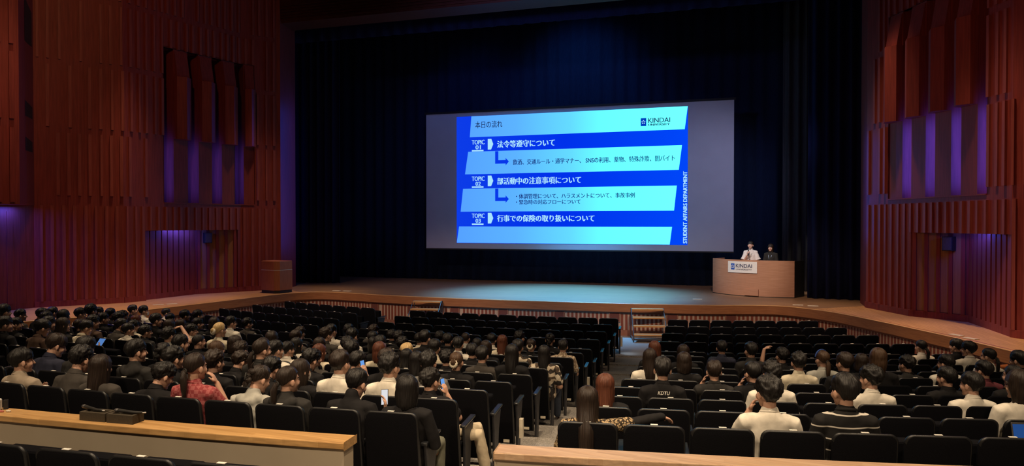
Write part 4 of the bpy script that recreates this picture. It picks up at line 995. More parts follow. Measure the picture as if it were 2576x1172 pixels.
# ================================================================== people
HEADZ = 1.15
HS = 1.06      # head size
def Rz(a): return M.Rotation(a, 3, 'Z')
def Rx(a): return M.Rotation(a, 3, 'X')
class Pose: pass
ARMS = {  # (right elbow, wrist, hand direction, palm normal), (left ...)
    'lap': (((.25, .21, .64), (.13, .44, .60), (-.35, .9, -.15), (0, .1, -1)), ((-.25, .21, .64), (-.13, .44, .60), (.35, .9, -.15), (0, .1, -1))),
    'hold': (((.25, .25, .66), (.12, .45, .74), (-.25, .6, .6), (-.5, -.6, .5)), ((-.25, .25, .66), (-.12, .45, .74), (.25, .6, .6), (.5, -.6, .5))),
    'cheekR': (((.25, .34, .70), (.12, .33, .98), (-.35, -.25, .9), (-.8, -.4, -.2)), None),
    'cheekL': (None, ((-.25, .34, .70), (-.12, .33, .98), (.35, -.25, .9), (.8, -.4, -.2))),
    'ear': (((.29, .27, .74), (.17, .24, 1.00), (-.25, -.1, .95), (-.9, .2, 0)), None),
    'phone': (((.28, .22, .66), (.25, .44, .86), (-.25, .45, .85), (-.7, -.2, .3)), None),
    'raise': (((.40, .22, 1.08), (.17, .27, 1.30), (-.85, -.2, -.1), (-.1, 0, -1)), None),
    'raiseL': (None, ((-.30, .28, .98), (-.25, .30, 1.24), (.75, .3, .5), (.2, 0, -1))),
    'reach': (((.40, .33, .93), (.62, .44, .97), (.8, .5, -.3), (.1, 0, -1)), None),
    'side': (((.29, .27, .74), (.17, .24, 1.00), (-.25, -.1, .95), (-.9, .2, 0)), None),
    'stand': (((.21, .0, 1.06), (.19, .10, .82), (-.1, .3, -.9), (-1, 0, 0)), ((-.21, .0, 1.06), (-.19, .10, .82), (.1, .3, -.9), (1, 0, 0))),
    'mic': (((.20, .06, 1.06), (.07, .21, 1.27), (-.2, .25, .9), (-.7, -.5, .2)), ((-.23, .02, 1.06), (-.20, .16, .86), (.1, .5, -.8), (1, 0, 0))),
}
def skeleton(arms, yaw, pitch, standing=False):
    q = Pose(); q.arms = arms
    if standing:
        q.pel, q.waist, q.chest, q.sho, q.neck = V((0, 0, .93)), V((0, .0, 1.08)), V((0, -.005, 1.25)), V((0, -.015, 1.37)), V((0, -.01, 1.44)); base = V((0, .015, 1.58))
        q.hip = [V((.09, 0, .90)), V((-.09, 0, .90))]; q.knee = [V((.10, .02, .48)), V((-.10, .02, .48))]; q.ank = [V((.11, -.02, .08)), V((-.11, -.02, .08))]
        q.shoulder = [V((.165, -.015, 1.36)), V((-.165, -.015, 1.36))]; dflt = 'stand'
    else:
        q.pel, q.waist, q.chest, q.sho, q.neck = V((0, .25, .53)), V((0, .22, .66)), V((0, .18, .82)), V((0, .16, .95)), V((0, .155, 1.01)); base = V((0, .18, HEADZ))
        q.hip = [V((.09, .27, .52)), V((-.09, .27, .52))]; q.knee = [V((.13, .68, .53)), V((-.13, .68, .53))]; q.ank = [V((.13, .66, .09)), V((-.13, .66, .09))]
        q.shoulder = [V((.175, .165, .935)), V((-.175, .165, .935))]; dflt = 'lap'
        if arms == 'side': q.knee = [V((.40, .60, .55)), V((.46, .44, .52))]; q.ank = [V((.46, .72, .09)), V((.52, .50, .09))]; q.hip = [V((.10, .30, .52)), V((-.07, .25, .52))]
        if pitch > 5:       # leaning forward over what they read
            for nm, k in (('waist', .02), ('chest', .05), ('sho', .085), ('neck', .10)): setattr(q, nm, getattr(q, nm) + V((0, k, -k * .12)))
            base += V((0, .12, -.02)); q.shoulder = [s + V((0, .085, -.012)) for s in q.shoulder]
    piv = base + V((0, -.02, -.10)); q.R = Rz(rad(yaw)) @ Rx(rad(-pitch)); q.head = piv + q.R @ (base - piv)
    A = ARMS[arms]; D = ARMS[dflt]; q.arm = [A[k] if A[k] is not None else D[k] for k in (0, 1)]
    return q
def hand(mb, wr, d, nrm, side, curl=.5, s=1.0):
    # palm, four unequal curled fingers and an opposed thumb; side = +1 right hand
    d = V(d).normalized(); nrm = V(nrm); nrm = (nrm - d * nrm.dot(d)).normalized(); lat = d.cross(nrm).normalized() * side   # lat points to the thumb side
    k0 = V(wr); k1 = k0 + d * .085 * s
    mb.chain([k0, k0 + d * .03 * s, k0 + d * .06 * s, k1], [(.022 * s, .016 * s), (.034 * s, .016 * s), (.040 * s, .015 * s), (.038 * s, .012 * s)], 10, side=lat)
    for j, L in enumerate((.066, .075, .070, .055)):
        o = k1 + lat * (.030 - .020 * j) * s - d * (.002 if j in (1, 2) else .008) * s
        P = [o - d * .012 * s]; dd = d.copy(); q = o.copy(); P.append(q.copy())
        for seg, fr in enumerate((.45, .32, .23)):
            dd = (dd * cos(curl * (.5 + .25 * seg)) + nrm * sin(curl * (.5 + .25 * seg))).normalized(); q = q + dd * L * fr * s; P.append(q.copy())
        mb.chain(P, [.0088 * s, .0088 * s, .0082 * s, .0076 * s, .0066 * s], 8)
    o = k0 + d * .025 * s + lat * .026 * s
    mb.chain([o - lat * .01 * s, o + lat * .018 * s + d * .022 * s + nrm * .006 * s, o + lat * .026 * s + d * .048 * s + nrm * .016 * s, o + lat * .024 * s + d * .068 * s + nrm * .026 * s], [.012 * s, .011 * s, .0095 * s, .007 * s], 8)
def head(mb, c, R):
    E = lambda p, r, rot=None: mb.ell(c + R @ (V(p) * HS), V(r) * HS, R if rot is None else R @ rot, 16, 12)
    E((0, -.010, .030), (.075, .094, .092)); E((0, .028, -.025), (.062, .062, .082)); E((0, .034, -.072), (.046, .050, .042))
    mb.chain([c + R @ (V(z) * HS) for z in ((0, .088, .008), (0, .098, -.012), (0, .106, -.030))], [.007, .010, .0135], 8)
    E((0, .070, .026), (.052, .022, .012)); E((0, .083, -.058), (.022, .011, .0095)); E((0, .072, -.098), (.021, .018, .016))
    for s in (-1, 1):
        E((s * .037, .060, -.030), (.026, .024, .026)); E((s * .079, -.008, -.012), (.009, .019, .031), Rz(s * rad(-22)))
        E((s * .031, .079, .001), (.013, .010, .008))
def upper_arm_r(k): return .050
def body_mesh(arms, yaw, pitch, standing=False, voxel=.0075):
    q = skeleton(arms, yaw, pitch, standing); mb = MB()
    mb.chain([q.pel, q.waist, q.chest, q.sho, q.neck], [(.155, .105), (.135, .09), (.152, .095), (.122, .068), (.055, .052)], 16, side=(1, 0, 0))
    hb = q.head + q.R @ V((0, -.022, -.06))
    mb.chain([q.neck + V((0, -.005, -.04)), q.neck + V((0, 0, .01)), (q.neck + hb) / 2, hb], [.062, .056, .052, .052], 14)
    head(mb, q.head, q.R)
    for k, s in ((0, 1), (1, -1)):
        e, w_, d, n = [V(a) for a in q.arm[k]]; sh = q.shoulder[k]
        mb.chain([sh + V((-s * .05, 0, 0)), sh, sh.lerp(e, .5), e], [.052, .053, .044, .038], 12)
        mb.chain([e, e.lerp(w_, .35), w_], [.038, .037, .025], 12)
        hand(mb, w_, d, n, s, .55 if q.arms != 'mic' else 1.0, .98)
        h, kn, an = q.hip[k], q.knee[k], q.ank[k]
        mb.chain([h, h.lerp(kn, .5), kn], [.078, .068, .052], 12); mb.chain([kn, kn.lerp(an, .35), an], [.052, .05, .034], 12)
        mb.chain([an, an + V((0, .06, -.03)), an + V((0, .15, -.055))], [(.036, .036), (.038, .03), (.034, .02)], 10, side=(1, 0, 0))
    me = remesh(mb, voxel, 2, 'person')
    # eyes, brows and lips by place on the face
    for m_ in (MT['skin'], MT['eye'], MT['lip_red']): me.materials.append(m_)
    Ri = q.R.transposed()
    for p in me.polygons:
        c = (Ri @ (p.center - q.head)) / HS
        if c.y > .06 and abs(c.z) < .075:
            ax = abs(c.x)
            if ((ax - .031) / .011) ** 2 + ((c.z - .001) / .0048) ** 2 < 1 or ((ax - .032) / .017) ** 2 + ((c.z - .025) / .0038) ** 2 < 1: p.material_index = 1
            elif (c.x / .021) ** 2 + ((c.z + .058) / .008) ** 2 < 1 and c.y > .078: p.material_index = 2
    return me, q
def wrinkle(me, amp, sc, seed):
    for v in me.vertices:
        p = v.co; n_ = noise.noise(V((p.x * sc + seed, p.y * sc, p.z * sc * .8))) + .5 * noise.noise(V((p.x * sc * 2.1, p.y * sc * 2.1 + seed, p.z * sc * 1.6)))
        v.co = p + v.normal * (n_ * amp)
def shirt_mesh(g, arms, yaw, pitch, standing=False):
    q = skeleton(arms, 0, pitch, standing); mb = MB(); big = g in 'hk' or g == 'L'
    x = .012 if big else .008
    mb.chain([q.pel + V((0, -.01, -.03)), q.waist, q.chest, q.sho + V((0, 0, -.01)), q.neck + V((0, -.006, -.032)), q.neck + V((0, -.004, -.014)), q.neck + V((0, 0, .001))],
             [(.178 + x, .130), (.165 + x, .12), (.178 + x, .12), (.158 + x, .100), (.124, .090), (.092, .080), (.076, .071)], 18, side=(1, 0, 0), cap=True)
    for k, s in ((0, 1), (1, -1)):
        e, w_, d, n = [V(a) for a in q.arm[k]]; sh = q.shoulder[k]
        if g in 'to':
            c_ = sh.lerp(e, .72); mb.chain([sh + V((-s * .06, 0, 0)), sh + V((0, 0, -.003)), sh.lerp(e, .4), c_], [.068, .070, .067, .068], 14)
        else:
            mb.chain([sh + V((-s * .06, 0, 0)), sh, sh.lerp(e, .5), e, e.lerp(w_, .5), w_ - (w_ - e).normalized() * .01], [.068, .070, .062, .056, .047, .036], 14)
    if g == 'h':       # hood lying on the back
        for k in range(5):
            a = rad(-62 + 31 * k); mb.ell(q.neck + V((sin(a) * .10, -.035 - cos(a) * .045, -.02 - .05 * cos(a))), (.055, .05, .052))
    if g == 'k': mb.chain([q.neck + V((0, -.01, -.03)), q.neck + V((0, .0, .045))], [(.072, .068), (.064, .062)], 16, side=(1, 0, 0))
    if g == 'c':
        pass
    me = remesh(mb, .0115, 3, 'shirt'); wrinkle(me, .0075, 9, (len(arms) * 3 + ord(g)) % 17)
    return me
def collar_mesh(q, polo):
    mb = MB(); R = Rx(rad(-16)); c = q.neck + V((0, .002, .003))
    if polo: mb.torus(c + V((0, -.004, .008)), .066, .014, R, 22, 8, 1.0)
    else: mb.torus(c, .070, .008, R, 22, 6, .98)
    return mb.mesh('collar', True)
def trousers_mesh(standing, arms='lap'):
    q = skeleton('stand' if standing else arms, 0, 0, standing); mb = MB()
    mb.chain([q.pel + V((0, 0, .05)), q.pel + V((0, .01, -.02))], [(.165, .115), (.17, .12)], 16, side=(1, 0, 0))
    for k in (0, 1):
        h, kn, an = q.hip[k], q.knee[k], q.ank[k]
        mb.chain([h, h.lerp(kn, .5), kn, kn.lerp(an, .45), an + V((0, 0, .0))], [.095, .084, .070, .064, .058], 14)
    me = remesh(mb, .014, 2, 'trousers'); wrinkle(me, .006, 10, 3); return me
def shoe_mesh(an, k):
    mb = MB(); x, y = an.x, an.y
    mb.chain([(x, y - .045, .052), (x, y + .02, .055), (x, y + .10, .045), (x, y + .185, .035)], [(.042, .045), (.046, .048), (.050, .036), (.042, .026)], 12, side=(1, 0, 0))
    mb.chain([(x, y - .055, .016), (x, y + .05, .016), (x, y + .2, .016)], [(.046, .015), (.046, .015), (.046, .014)], 10, side=(1, 0, 0))
    return mb.mesh('shoe', True)
# ---- hair
def smooth(a, b, x): t = max(0, min(1, (x - a) / (b - a))); return t * t * (3 - 2 * t)
def hair_mesh(kind, seed):
    rnd = random.Random(seed * 31 + ord(kind)); mb = MB(); NA, NV = 56, 26
    cz = V((0, -.010, .030)); r0 = V((.0765, .0955, .0935))
    vol, rough_, strand = {'s': (.020, .007, .006), 't': (.024, .015, .009), 'm': (.024, .004, .005), 'b': (.016, .003, .005), 'l': (.012, .003, .005), 'p': (.011, .002, .003), 'n': (.011, .002, .003), 'c': (.014, .005, .004), 'u': (.013, .004, .004), 'w': (.013, .003, .005), 'z': (.004, .001, .001)}[kind]
    fr = {'s': 84, 't': 84, 'm': 90, 'b': 88, 'l': 86, 'p': 64, 'n': 64, 'c': 66, 'z': 66, 'u': 83, 'w': 86}[kind] + rnd.uniform(-3, 3)
    sd = {'s': 100, 't': 104, 'm': 106, 'b': 96, 'l': 96, 'p': 96, 'n': 96, 'c': 98, 'z': 96, 'u': 97, 'w': 96}[kind]
    bk = {'s': 150, 't': 150, 'm': 146, 'b': 100, 'l': 100, 'p': 128, 'n': 126, 'c': 128, 'z': 132, 'u': 130, 'w': 100}[kind]
    drop = {'b': .13 + rnd.uniform(-.01, .05), 'l': .30 + rnd.uniform(-.05, .10), 'w': .47}.get(kind, 0)
    o_, i_ = [], []
    so = rnd.uniform(0, 50)
    for a_ in range(NA):
        a = 2 * pi * a_ / NA; aa = abs(atan2(sin(a), cos(a))) * 180 / pi       # 0 front .. 180 back
        if aa < 75: pe = fr + (sd - fr) * smooth(48, 75, aa)
        else: pe = sd + (bk - sd) * smooth(92, 150, aa)
        dl = drop * smooth(50, 82, aa) * (1 + .05 * noise.noise(V((a * 3, so, 0))))
        pe += (noise.noise(V((a * 4, so, 1))) * (7 if kind in 'st' else 2.5))
        d = V((sin(a), cos(a), 0)); co, ci = [], []
        narc = NV if not drop else 14
        for v in range(narc):
            f = v / (narc - 1); ph = rad(max(1.5, pe * f)); n_ = V((d.x * sin(ph), d.y * sin(ph), cos(ph)))
            base = V((r0.x * n_.x, r0.y * n_.y, r0.z * n_.z))
            if ph > pi / 2 and aa > 75 and not drop: base.y += .004 * smooth(100, 140, pe * f)     # follow the nape inwards
            t = vol * (1 - (.85 if aa > 75 else .5) * smooth(.42, .97, f) * (0 if drop else 1)) * (1 + .25 * (1 if aa > 90 else 0) * smooth(.2, .5, f) * (1 - smooth(.6, .95, f)))
            if kind in 'st' and 60 < aa < 120: t *= 1 - .45 * smooth(.5, .9, f)
            t += rough_ * noise.noise(V((n_.x * 4.2 + so, n_.y * 4.2, n_.z * 4.2))) + strand * (noise.noise(V((a * 9 + so, ph * 1.3, 3))) + .6 * noise.noise(V((a * 21 + so, ph * 1.8, 5)))) * smooth(.02, .3, f)
            if kind == 't': t += .008 * noise.noise(V((n_.x * 11, n_.y * 11 + so, n_.z * 11)))
            w_ = V((n_.x, n_.y, n_.z)); co.append(cz + base + w_ * max(.003, t)); ci.append(cz + base * .97)
        if drop:
            e = co[-1]; e2 = ci[-1]
            for v in range(1, NV - 14 + 1):
                f = v / (NV - 14); z = -dl * f
                out = V((d.x * (.008 * sin(pi * f) - (.014 if kind == 'b' else .026) * f), d.y * (.010 * sin(pi * f) - (.012 if kind == 'b' else .006) * f), 0))
                bk_ = V((0, (-.018 if kind == 'l' and aa > 120 else -.085 * smooth(95, 140, aa) if kind == 'w' else 0) * smooth(0, .6, f), 0))
                wob = strand * 1.6 * noise.noise(V((a * 8 + so, f * 2, 7)))
                co.append(e + out + bk_ + d * wob + V((0, 0, z))); ci.append(e2 + bk_ * .6 + V((0, 0, z)) - d * .010 * f)
        o_.append(co); i_.append(ci)
    n = len(o_[0])
    for arr in (o_, i_):
        for col_ in arr: mb.v += [tuple(p) for p in col_]
    top = len(mb.v); mb.v.append(tuple(sum((c[0] for c in o_), V()) / NA))
    B = NA * n
    for a_ in range(NA):
        b_ = (a_ + 1) % NA
        for v in range(n - 1):
            mb.f.append([a_ * n + v, a_ * n + v + 1, b_ * n + v + 1, b_ * n + v]); mb.f.append([B + b_ * n + v, B + b_ * n + v + 1, B + a_ * n + v + 1, B + a_ * n + v]); mb.m += [0, 0]
        mb.f.append([a_ * n + n - 1, B + a_ * n + n - 1, B + b_ * n + n - 1, b_ * n + n - 1]); mb.f.append([top, a_ * n, b_ * n]); mb.m += [0, 0]
    if kind == 'p':
        sw = rnd.uniform(-.02, .02); mb.chain([(0, -.090, -.005), (0, -.125, -.018), (sw, -.140, -.07), (sw, -.138, -.16), (sw * .5, -.128, -.26)], [(.018, .018), (.024, .022), (.036, .026), (.030, .022), (.008, .008)], 14, side=(1, 0, 0))
    if kind == 'n':
        mb.ell((0, -.125, .015), (.042, .032, .042)); mb.torus((0, -.13, .015), .024, .014, Rx(rad(90)), 18, 8, 1, .12)
    if kind == 'c':
        for k in range(4): mb.ell((.012 * (-1) ** k, -.108 - .004 * k, .055 - .04 * k), (.042 - .004 * k, .026, .03), Rz(rad(20 * (-1) ** k)))
        mb.chain([(0, -.1, .08), (.01, -.13, .11), (.02, -.125, .14)], [.014, .010, .003], 8)
    me = mb.mesh('hair', True); uv = me.uv_layers.new(name='strands')
    for p in me.polygons:
        us = []
        for li in p.loop_indices:
            v = me.loops[li].vertex_index
            if v < 2 * B: us.append(((v % B) // n / NA, (v % n) / n))
            elif v == top: us.append((None, 0))
            else: c = me.vertices[v].co; us.append((atan2(c.x, c.y + .14) / 2 / pi, c.z * 3))
        mx_ = max([u[0] for u in us if u[0] is not None])
        for li, u in zip(p.loop_indices, us):
            a_ = mx_ if u[0] is None else u[0]
            if mx_ - a_ > .5: a_ += 1.0
            uv.data[li].uv = (a_, u[1])
    return me
m_ = MB(); m_.torus((0, -.122, .0), .030, .022, Rx(rad(80)), 22, 8, 1, .3); SCRUNCH = m_.mesh('scrunchie', True)
m_ = MB(); m_.chain([(-.02, -.142, .03), (0, -.152, .005), (.0, -.148, -.03)], [.008, .009, .006], 8)
for k in range(4): m_.chain([(0, -.15, .02 - .014 * k), (.03, -.135, .015 - .014 * k)], [.004, .002], 6); m_.chain([(0, -.15, .02 - .014 * k), (-.03, -.135, .015 - .014 * k)], [.004, .002], 6)
CLIP = m_.mesh('hair_clip', True)
m_ = MB(); m_.torus((0, -.112, -.014), .022, .007, Rx(rad(90)), 16, 6); TIE = m_.mesh('hair_tie', True)
m_ = MB(); P_ = []
for z, r, y in ((-.022, .070, .035), (-.055, .066, .038), (-.092, .050, .044)):
    for k in range(13): a = rad(-72 + 12 * k); P_.append((sin(a) * r, y + cos(a) * (r + .006 - (.0 if z < -.03 else .004)), z))
m_.add(P_, [(i + 13 * j, i + 1 + 13 * j, i + 14 + 13 * j, i + 13 + 13 * j) for j in range(2) for i in range(12)])
for s in (-1, 1): m_.chain([(s * .064, .055, -.035), (s * .080, .01, -.01), (s * .083, -.01, 0)], [.0016] * 3, 5)
MASK = m_.mesh('face_mask', True)
m_ = MB()
for s in (-1, 1):
    m_.torus((s * .032, .098, 0), .021, .0022, Rx(rad(90)), 18, 5, .85); m_.chain([(s * .053, .096, .004), (s * .078, .06, .006), (s * .082, -.005, .0)], [.0022] * 3, 5)
m_.chain([(-.011, .101, .004), (.011, .101, .004)], [.002] * 2, 5); GLASSES = m_.mesh('glasses', True)
def phone_thing(mtx, label, dark=False, big=False, scr=None):
    t = empty('tablet' if big else 'smartphone', (0, 0, 0)); t.matrix_basis = mtx
    W_, H_ = (.165, .235) if big else (.072, .15)
    m1 = MB(); m1.box((0, 0, 0), (W_, .008, H_)); bevel(link('case', m1.mesh('case'), MT['black'], t), .003)
    m1 = MB(); m1.box((0, -.0046, 0), (W_ - .008, .001, H_ - .010)); link('screen', m1.mesh('screen'), scr, t)
    return tag(t, label, 'tablet' if big else 'phone')
SCR_BLUE = emit('phone_screen_blue', (.16, .38, .86, 1), .9); SCR_WHITE = emit('phone_screen_white', (.86, .86, .9, 1), .85); SCR_DIM = emit('tablet_screen', (.10, .25, .62, 1), .8)

BODY, SHIRT, HAIRM, COLL = {}, {}, {}, {}
TRS = trousers_mesh(False); SH0 = skeleton('lap', 0, 0); SHOES = [shoe_mesh(SH0.ank[k], k) for k in (0, 1)]
HN = {'s': 'short', 't': 'tousled', 'm': 'bowl-cut', 'b': 'bobbed', 'l': 'long', 'p': 'ponytailed', 'n': 'bunned', 'c': 'clipped-up', 'z': 'shaved', 'w': 'very long', 'u': 'pinned'}
CN = {'k': 'black', 'd': 'dark', 'b': 'brown', 'r': 'auburn', 'o': 'blond'}
TN = {'blk': 'black', 'chr': 'charcoal', 'dgr': 'dark grey', 'gry': 'grey', 'wht': 'white', 'crm': 'cream', 'bei': 'beige', 'brn': 'brown', 'nvy': 'navy', 'mar': 'maroon', 'lgr': 'pale grey', 'leo': 'leopard-print', 'flo': 'patchwork', 'pat': 'printed beige', 'stp': 'striped', 'red': 'red checked', 'kdu': 'lettered black'}
GN = {'t': 'T-shirt', 'o': 'collared shirt', 'L': 'top', 'h': 'hoodie', 'k': 'high-neck'}
PM = {'headband': 'lap', 'phoneblue': 'phone', 'down': 'hold', 'tablet': 'hold', 'mask': 'lap', 'glasses': 'lap', 'hoodarm': 'lap'}
def get_body(arms, yaw, pitch, standing=False):
    k = (arms, yaw, pitch, standing)
    if k not in BODY: BODY[k] = body_mesh(arms, yaw, pitch, standing, .0062 if arms in ('phone', 'ear', 'side', 'raise', 'raiseL', 'reach', 'mic', 'cheekR', 'cheekL') else .008)
    return BODY[k]
def get_shirt(g, arms, pitch, standing=False):
    g = 't' if g == 'o' else g; k = (g, arms, pitch > 5, standing)
    if k not in SHIRT: SHIRT[k] = shirt_mesh(g, arms, 0, pitch, standing)
    return SHIRT[k]
def get_hair(kind, seed):
    if (kind, seed) not in HAIRM: HAIRM[(kind, seed)] = hair_mesh(kind, seed)
    return HAIRM[(kind, seed)]
def make_person(T, arms, yaw, pitch, hk, hc, g, tc, extra, seed, pants, standing=False, skin=None):
    me, q = get_body(arms, yaw, pitch, standing)
    o = link('person', me, [skin or MT['skin'], MT['eye'], MT['lip_red']]); o.matrix_basis = T
    HM = M.Translation(q.head) @ q.R.to_4x4() @ M.Scale(HS, 4)
    hd = link('hair', get_hair(hk, seed % 3), HAIR[hc], o, mat=HM)
    if hk == 'n': link('scrunchie', SCRUNCH, MT['cream'], hd)
    if hk == 'c': link('hair_clip', CLIP, MT['black'], hd)
    if hk == 'p': link('hair_tie', TIE, MT['black'], hd)
    s = link('shirt', get_shirt(g, arms, pitch, standing), TOP[tc], o)
    if g in 'to':
        ck = (g, pitch > 5, standing)
        if ck not in COLL: COLL[ck] = collar_mesh(skeleton('stand' if standing else 'lap', 0, pitch, standing), g == 'o')
        link('collar', COLL[ck], TOP[tc], s)
    if standing: link('trousers', trousers_mesh(True), PANTS[pants], o)
    else:
        link('trousers', trousers_mesh(False, 'side') if arms == 'side' else TRS, PANTS[pants], o)
    if extra == 'mask': link('face_mask', MASK, MT['paper'] if seed % 4 else MT['black'], o, mat=HM)
    if extra == 'glasses': link('glasses', GLASSES, MT['black'], o, mat=HM)
    return o, q
for num, (i, b, k, s, sc, hk, hc, g, tc, yaw, pitch, pose) in enumerate(PEOPLE):
    R = ROW_R1 + ROW_D * (i - 1); p = polar(R, s); th = s / R
    T = M.Translation((p.x, p.y, FLOOR[i - 1])) @ M.Rotation(th, 4, 'Z') @ M.Diagonal((1 + (sc - 1) * .6, 1 + (sc - 1) * .6, sc, 1))
    arms = PM.get(pose, pose)
    yaw = -12 if yaw == -25 and b != 'L' and num % 3 == 0 else yaw
    pants = 2 if pose == 'side' else 3 if (i, b, hk, hc) == (14, 'C', 'b', 'k') else (0, 1, 0, 0, 1)[num % 5]
    o, q = make_person(T, arms, yaw, pitch, hk, hc, g, tc, pose, num, pants)
    n = [z[2] for z in BLOCKS[i] if z[0] == b][0]; d, wd = side_words(b, k, n)
    hdesc = 'shaved head' if hk == 'z' else '%s %s hair' % (HN[hk], CN[hc])
    where = '%s row, %s seat %s' % (ORD[i - 1], ORD[d], wd)
    for lab in ('person with %s in %s %s, %s' % (hdesc, TN[tc], GN[g], where), 'person with %s in %s, %s' % (hdesc, TN[tc], where), 'person, %s, %s, %s' % (hdesc, TN[tc], where)):
        if len(lab.split()) <= 16: break
    tag(o, lab, 'person', 'seated audience')
    if (i >= 12 and b == 'C' and k >= n - 3) or i == 14:
        for kk in (0, 1): link('shoe', shoe_mesh(q.ank[kk], kk) if pose == 'side' else SHOES[kk], MT['black'], o)
    if pose == 'reach':
        e, w_ = V(q.arm[0][0]), V(q.arm[0][1]); m1 = MB(); m1.chain([q.shoulder[0].lerp(e, .55), e, e.lerp(w_, .5), w_ + V((.01, .005, 0))], [.058, .056, .049, .040], 14); sl = remesh(m1, .011, 2, 'sleeve'); wrinkle(sl, .006, 14, 2); link('sleeve', sl, TOP['blk'], o)
    if pose in ('down', 'tablet'):
        mt = T @ M.Translation((0, .56 if pose == 'down' else .58, .80)) @ M.Rotation(rad(-38), 4, 'X')
        phone_thing(mt, '%s held by a person in the %s' % ('lit tablet' if pose == 'tablet' else 'lit phone', where), big=pose == 'tablet', scr=SCR_DIM if pose == 'tablet' else SCR_BLUE)
    if pose in ('ear', 'side'):
        phone_thing(T @ M.Translation((.125, .235, 1.10)) @ M.Rotation(rad(75), 4, 'Z') @ M.Rotation(rad(-12), 4, 'X'), 'phone held to the ear of a person, %s' % where, scr=SCR_BLUE)
    if pose == 'headband':
        m1 = MB(); P_ = [(sin(rad(a)) * .098, .018, .028 + cos(rad(a)) * .115) for a in range(-80, 81, 10)]; m1.chain(P_, [(.006, .012)] * len(P_), 8, side=(0, 0, 1)); link('headband', m1.mesh('headband', True), cloth('blue_band', (.05, .10, .35, 1)), [z for z in o.children if z.name.startswith('hair')][0])
    if pose in ('phone', 'phoneblue'):
        phone_thing(T @ M.Translation((.215, .50, .965)) @ M.Rotation(rad(-8), 4, 'Y') @ M.Rotation(rad(-20), 4, 'X'), '%s phone held up by a person, %s' % ('white-lit' if pose == 'phone' else 'blue-lit', where), scr=SCR_WHITE if pose == 'phone' else SCR_BLUE)
    if tc == 'kdu':
        c = text_mesh('KDTU', .02)
        for v in c.vertices: v.co = (v.co.x * .045 - .055 + v.co.y * .008, 0, v.co.y * .052)
        c.materials.clear(); c.name = 'back_print'
        sh = [z for z in o.children if z.name.startswith('shirt')][0]
        KD = c; link('back_print', c, MT['paper'], sh, loc=(0, .034, .925))
    if pose == 'hoodarm':
        m1 = MB(); m1.chain([(.16, .14, 1.0), (.23, .10, 1.01), (.30, .10, .97), (.33, .12, .92)], [(.03, .03), (.042, .035), (.042, .035), (.03, .03)], 12); bb = empty('bag_strap', (0, 0, 0)); bpy.data.objects.remove(bb)
        ob = link('orange_bag', m1.mesh('orange_bag', True), cloth('orange_cloth', (.55, .16, .05, 1))); ob.matrix_basis = T; tag(ob, 'orange bag on the shoulder of a person near the right apron', 'bag')

# big loose phone seen over a shoulder in the middle block
pp = polar(ROW_R1 + ROW_D * 9 - .5, -2.1)
# ---- the two speakers behind the desk
def stander(x, y, rz, sc, arms, hk, hc, g, tc, yaw, pitch, label, seed):
    T = M.Translation((x, y, SZ)) @ M.Rotation(rz, 4, 'Z') @ M.Scale(sc, 4)
    o, q = make_person(T, arms, yaw, pitch, hk, hc, g, tc, '', seed, 0, True, MT['skin_fair'])
    for kk in (0, 1): link('shoe', shoe_mesh(q.ank[kk], kk), MT['black'], o)
    tag(o, label, 'person', 'speakers behind the desk'); return o, q, T
def lanyard(o, q, col_):
    m1 = MB(); n_ = q.neck
    for s in (-1, 1): m1.chain([n_ + V((s * .055, -.03, .0)), n_ + V((s * .075, .05, -.05)), n_ + V((s * .05, .118, -.14)), n_ + V((s * .006, .122, -.32))], [(.008, .003)] * 4, 6)
    m1.box(n_ + V((0, .126, -.36)), (.06, .006, .09)); link('lanyard', m1.mesh('lanyard', True), col_, o)
o1, q1, T1 = stander(6.59, 26.2, rad(172), 1.0, 'mic', 'u', 'k', 't', 'blouse', -6, -4, 'person in an off-white flared-sleeve blouse speaking into a microphone at the desk', 1)
lanyard(o1, q1, MT['black'])
for s, k in ((1, 0), (-1, 1)):
    m1 = MB(); sh = q1.shoulder[k]; e = V(q1.arm[k][0]); c_ = sh.lerp(e, .86); m1.chain([sh + V((-s * .03, 0, .0)), sh.lerp(e, .3), sh.lerp(e, .65) + V((s * .012, 0, 0)), c_ + V((s * .025, 0, 0))], [(.066, .066), (.070, .070), (.084, .080), (.100, .09)], 16, cap=False)
    fs = remesh(m1, .011, 2, 'flared_sleeve'); wrinkle(fs, .006, 12, 4); link('flared_sleeve', fs, TOP['blouse'], o1)
mic = empty('microphone', (0, 0, 0)); mic.matrix_basis = T1 @ M.Translation((.045, .215, 1.36)) @ M.Rotation(rad(28), 4, 'X')
tag(mic, 'dark hand microphone held by the person in the white blouse', 'microphone')
m1 = MB(); m1.chain([(0, 0, -.12), (0, 0, .06)], [.013, .018], 12); link('handle', m1.mesh('handle', True), MT['black'], mic)
m1 = MB(); m1.ell((0, 0, .085), (.025, .025, .03)); link('mesh_head', m1.mesh('mesh_head', True), MT['steel_dark'], mic)
o2, q2, T2 = stander(7.22, 26.15, rad(164), .955, 'stand', 'l', 'd', 't', 'chr', 2, 0, 'person with long dark hair, black top and pale blue lanyard behind the desk', 2)
lanyard(o2, q2, noisy('pale_blue_ribbon', (.38, .5, .72, 1), (.42, .55, .78, 1), (1, 1, 1), 20, .6, .3))

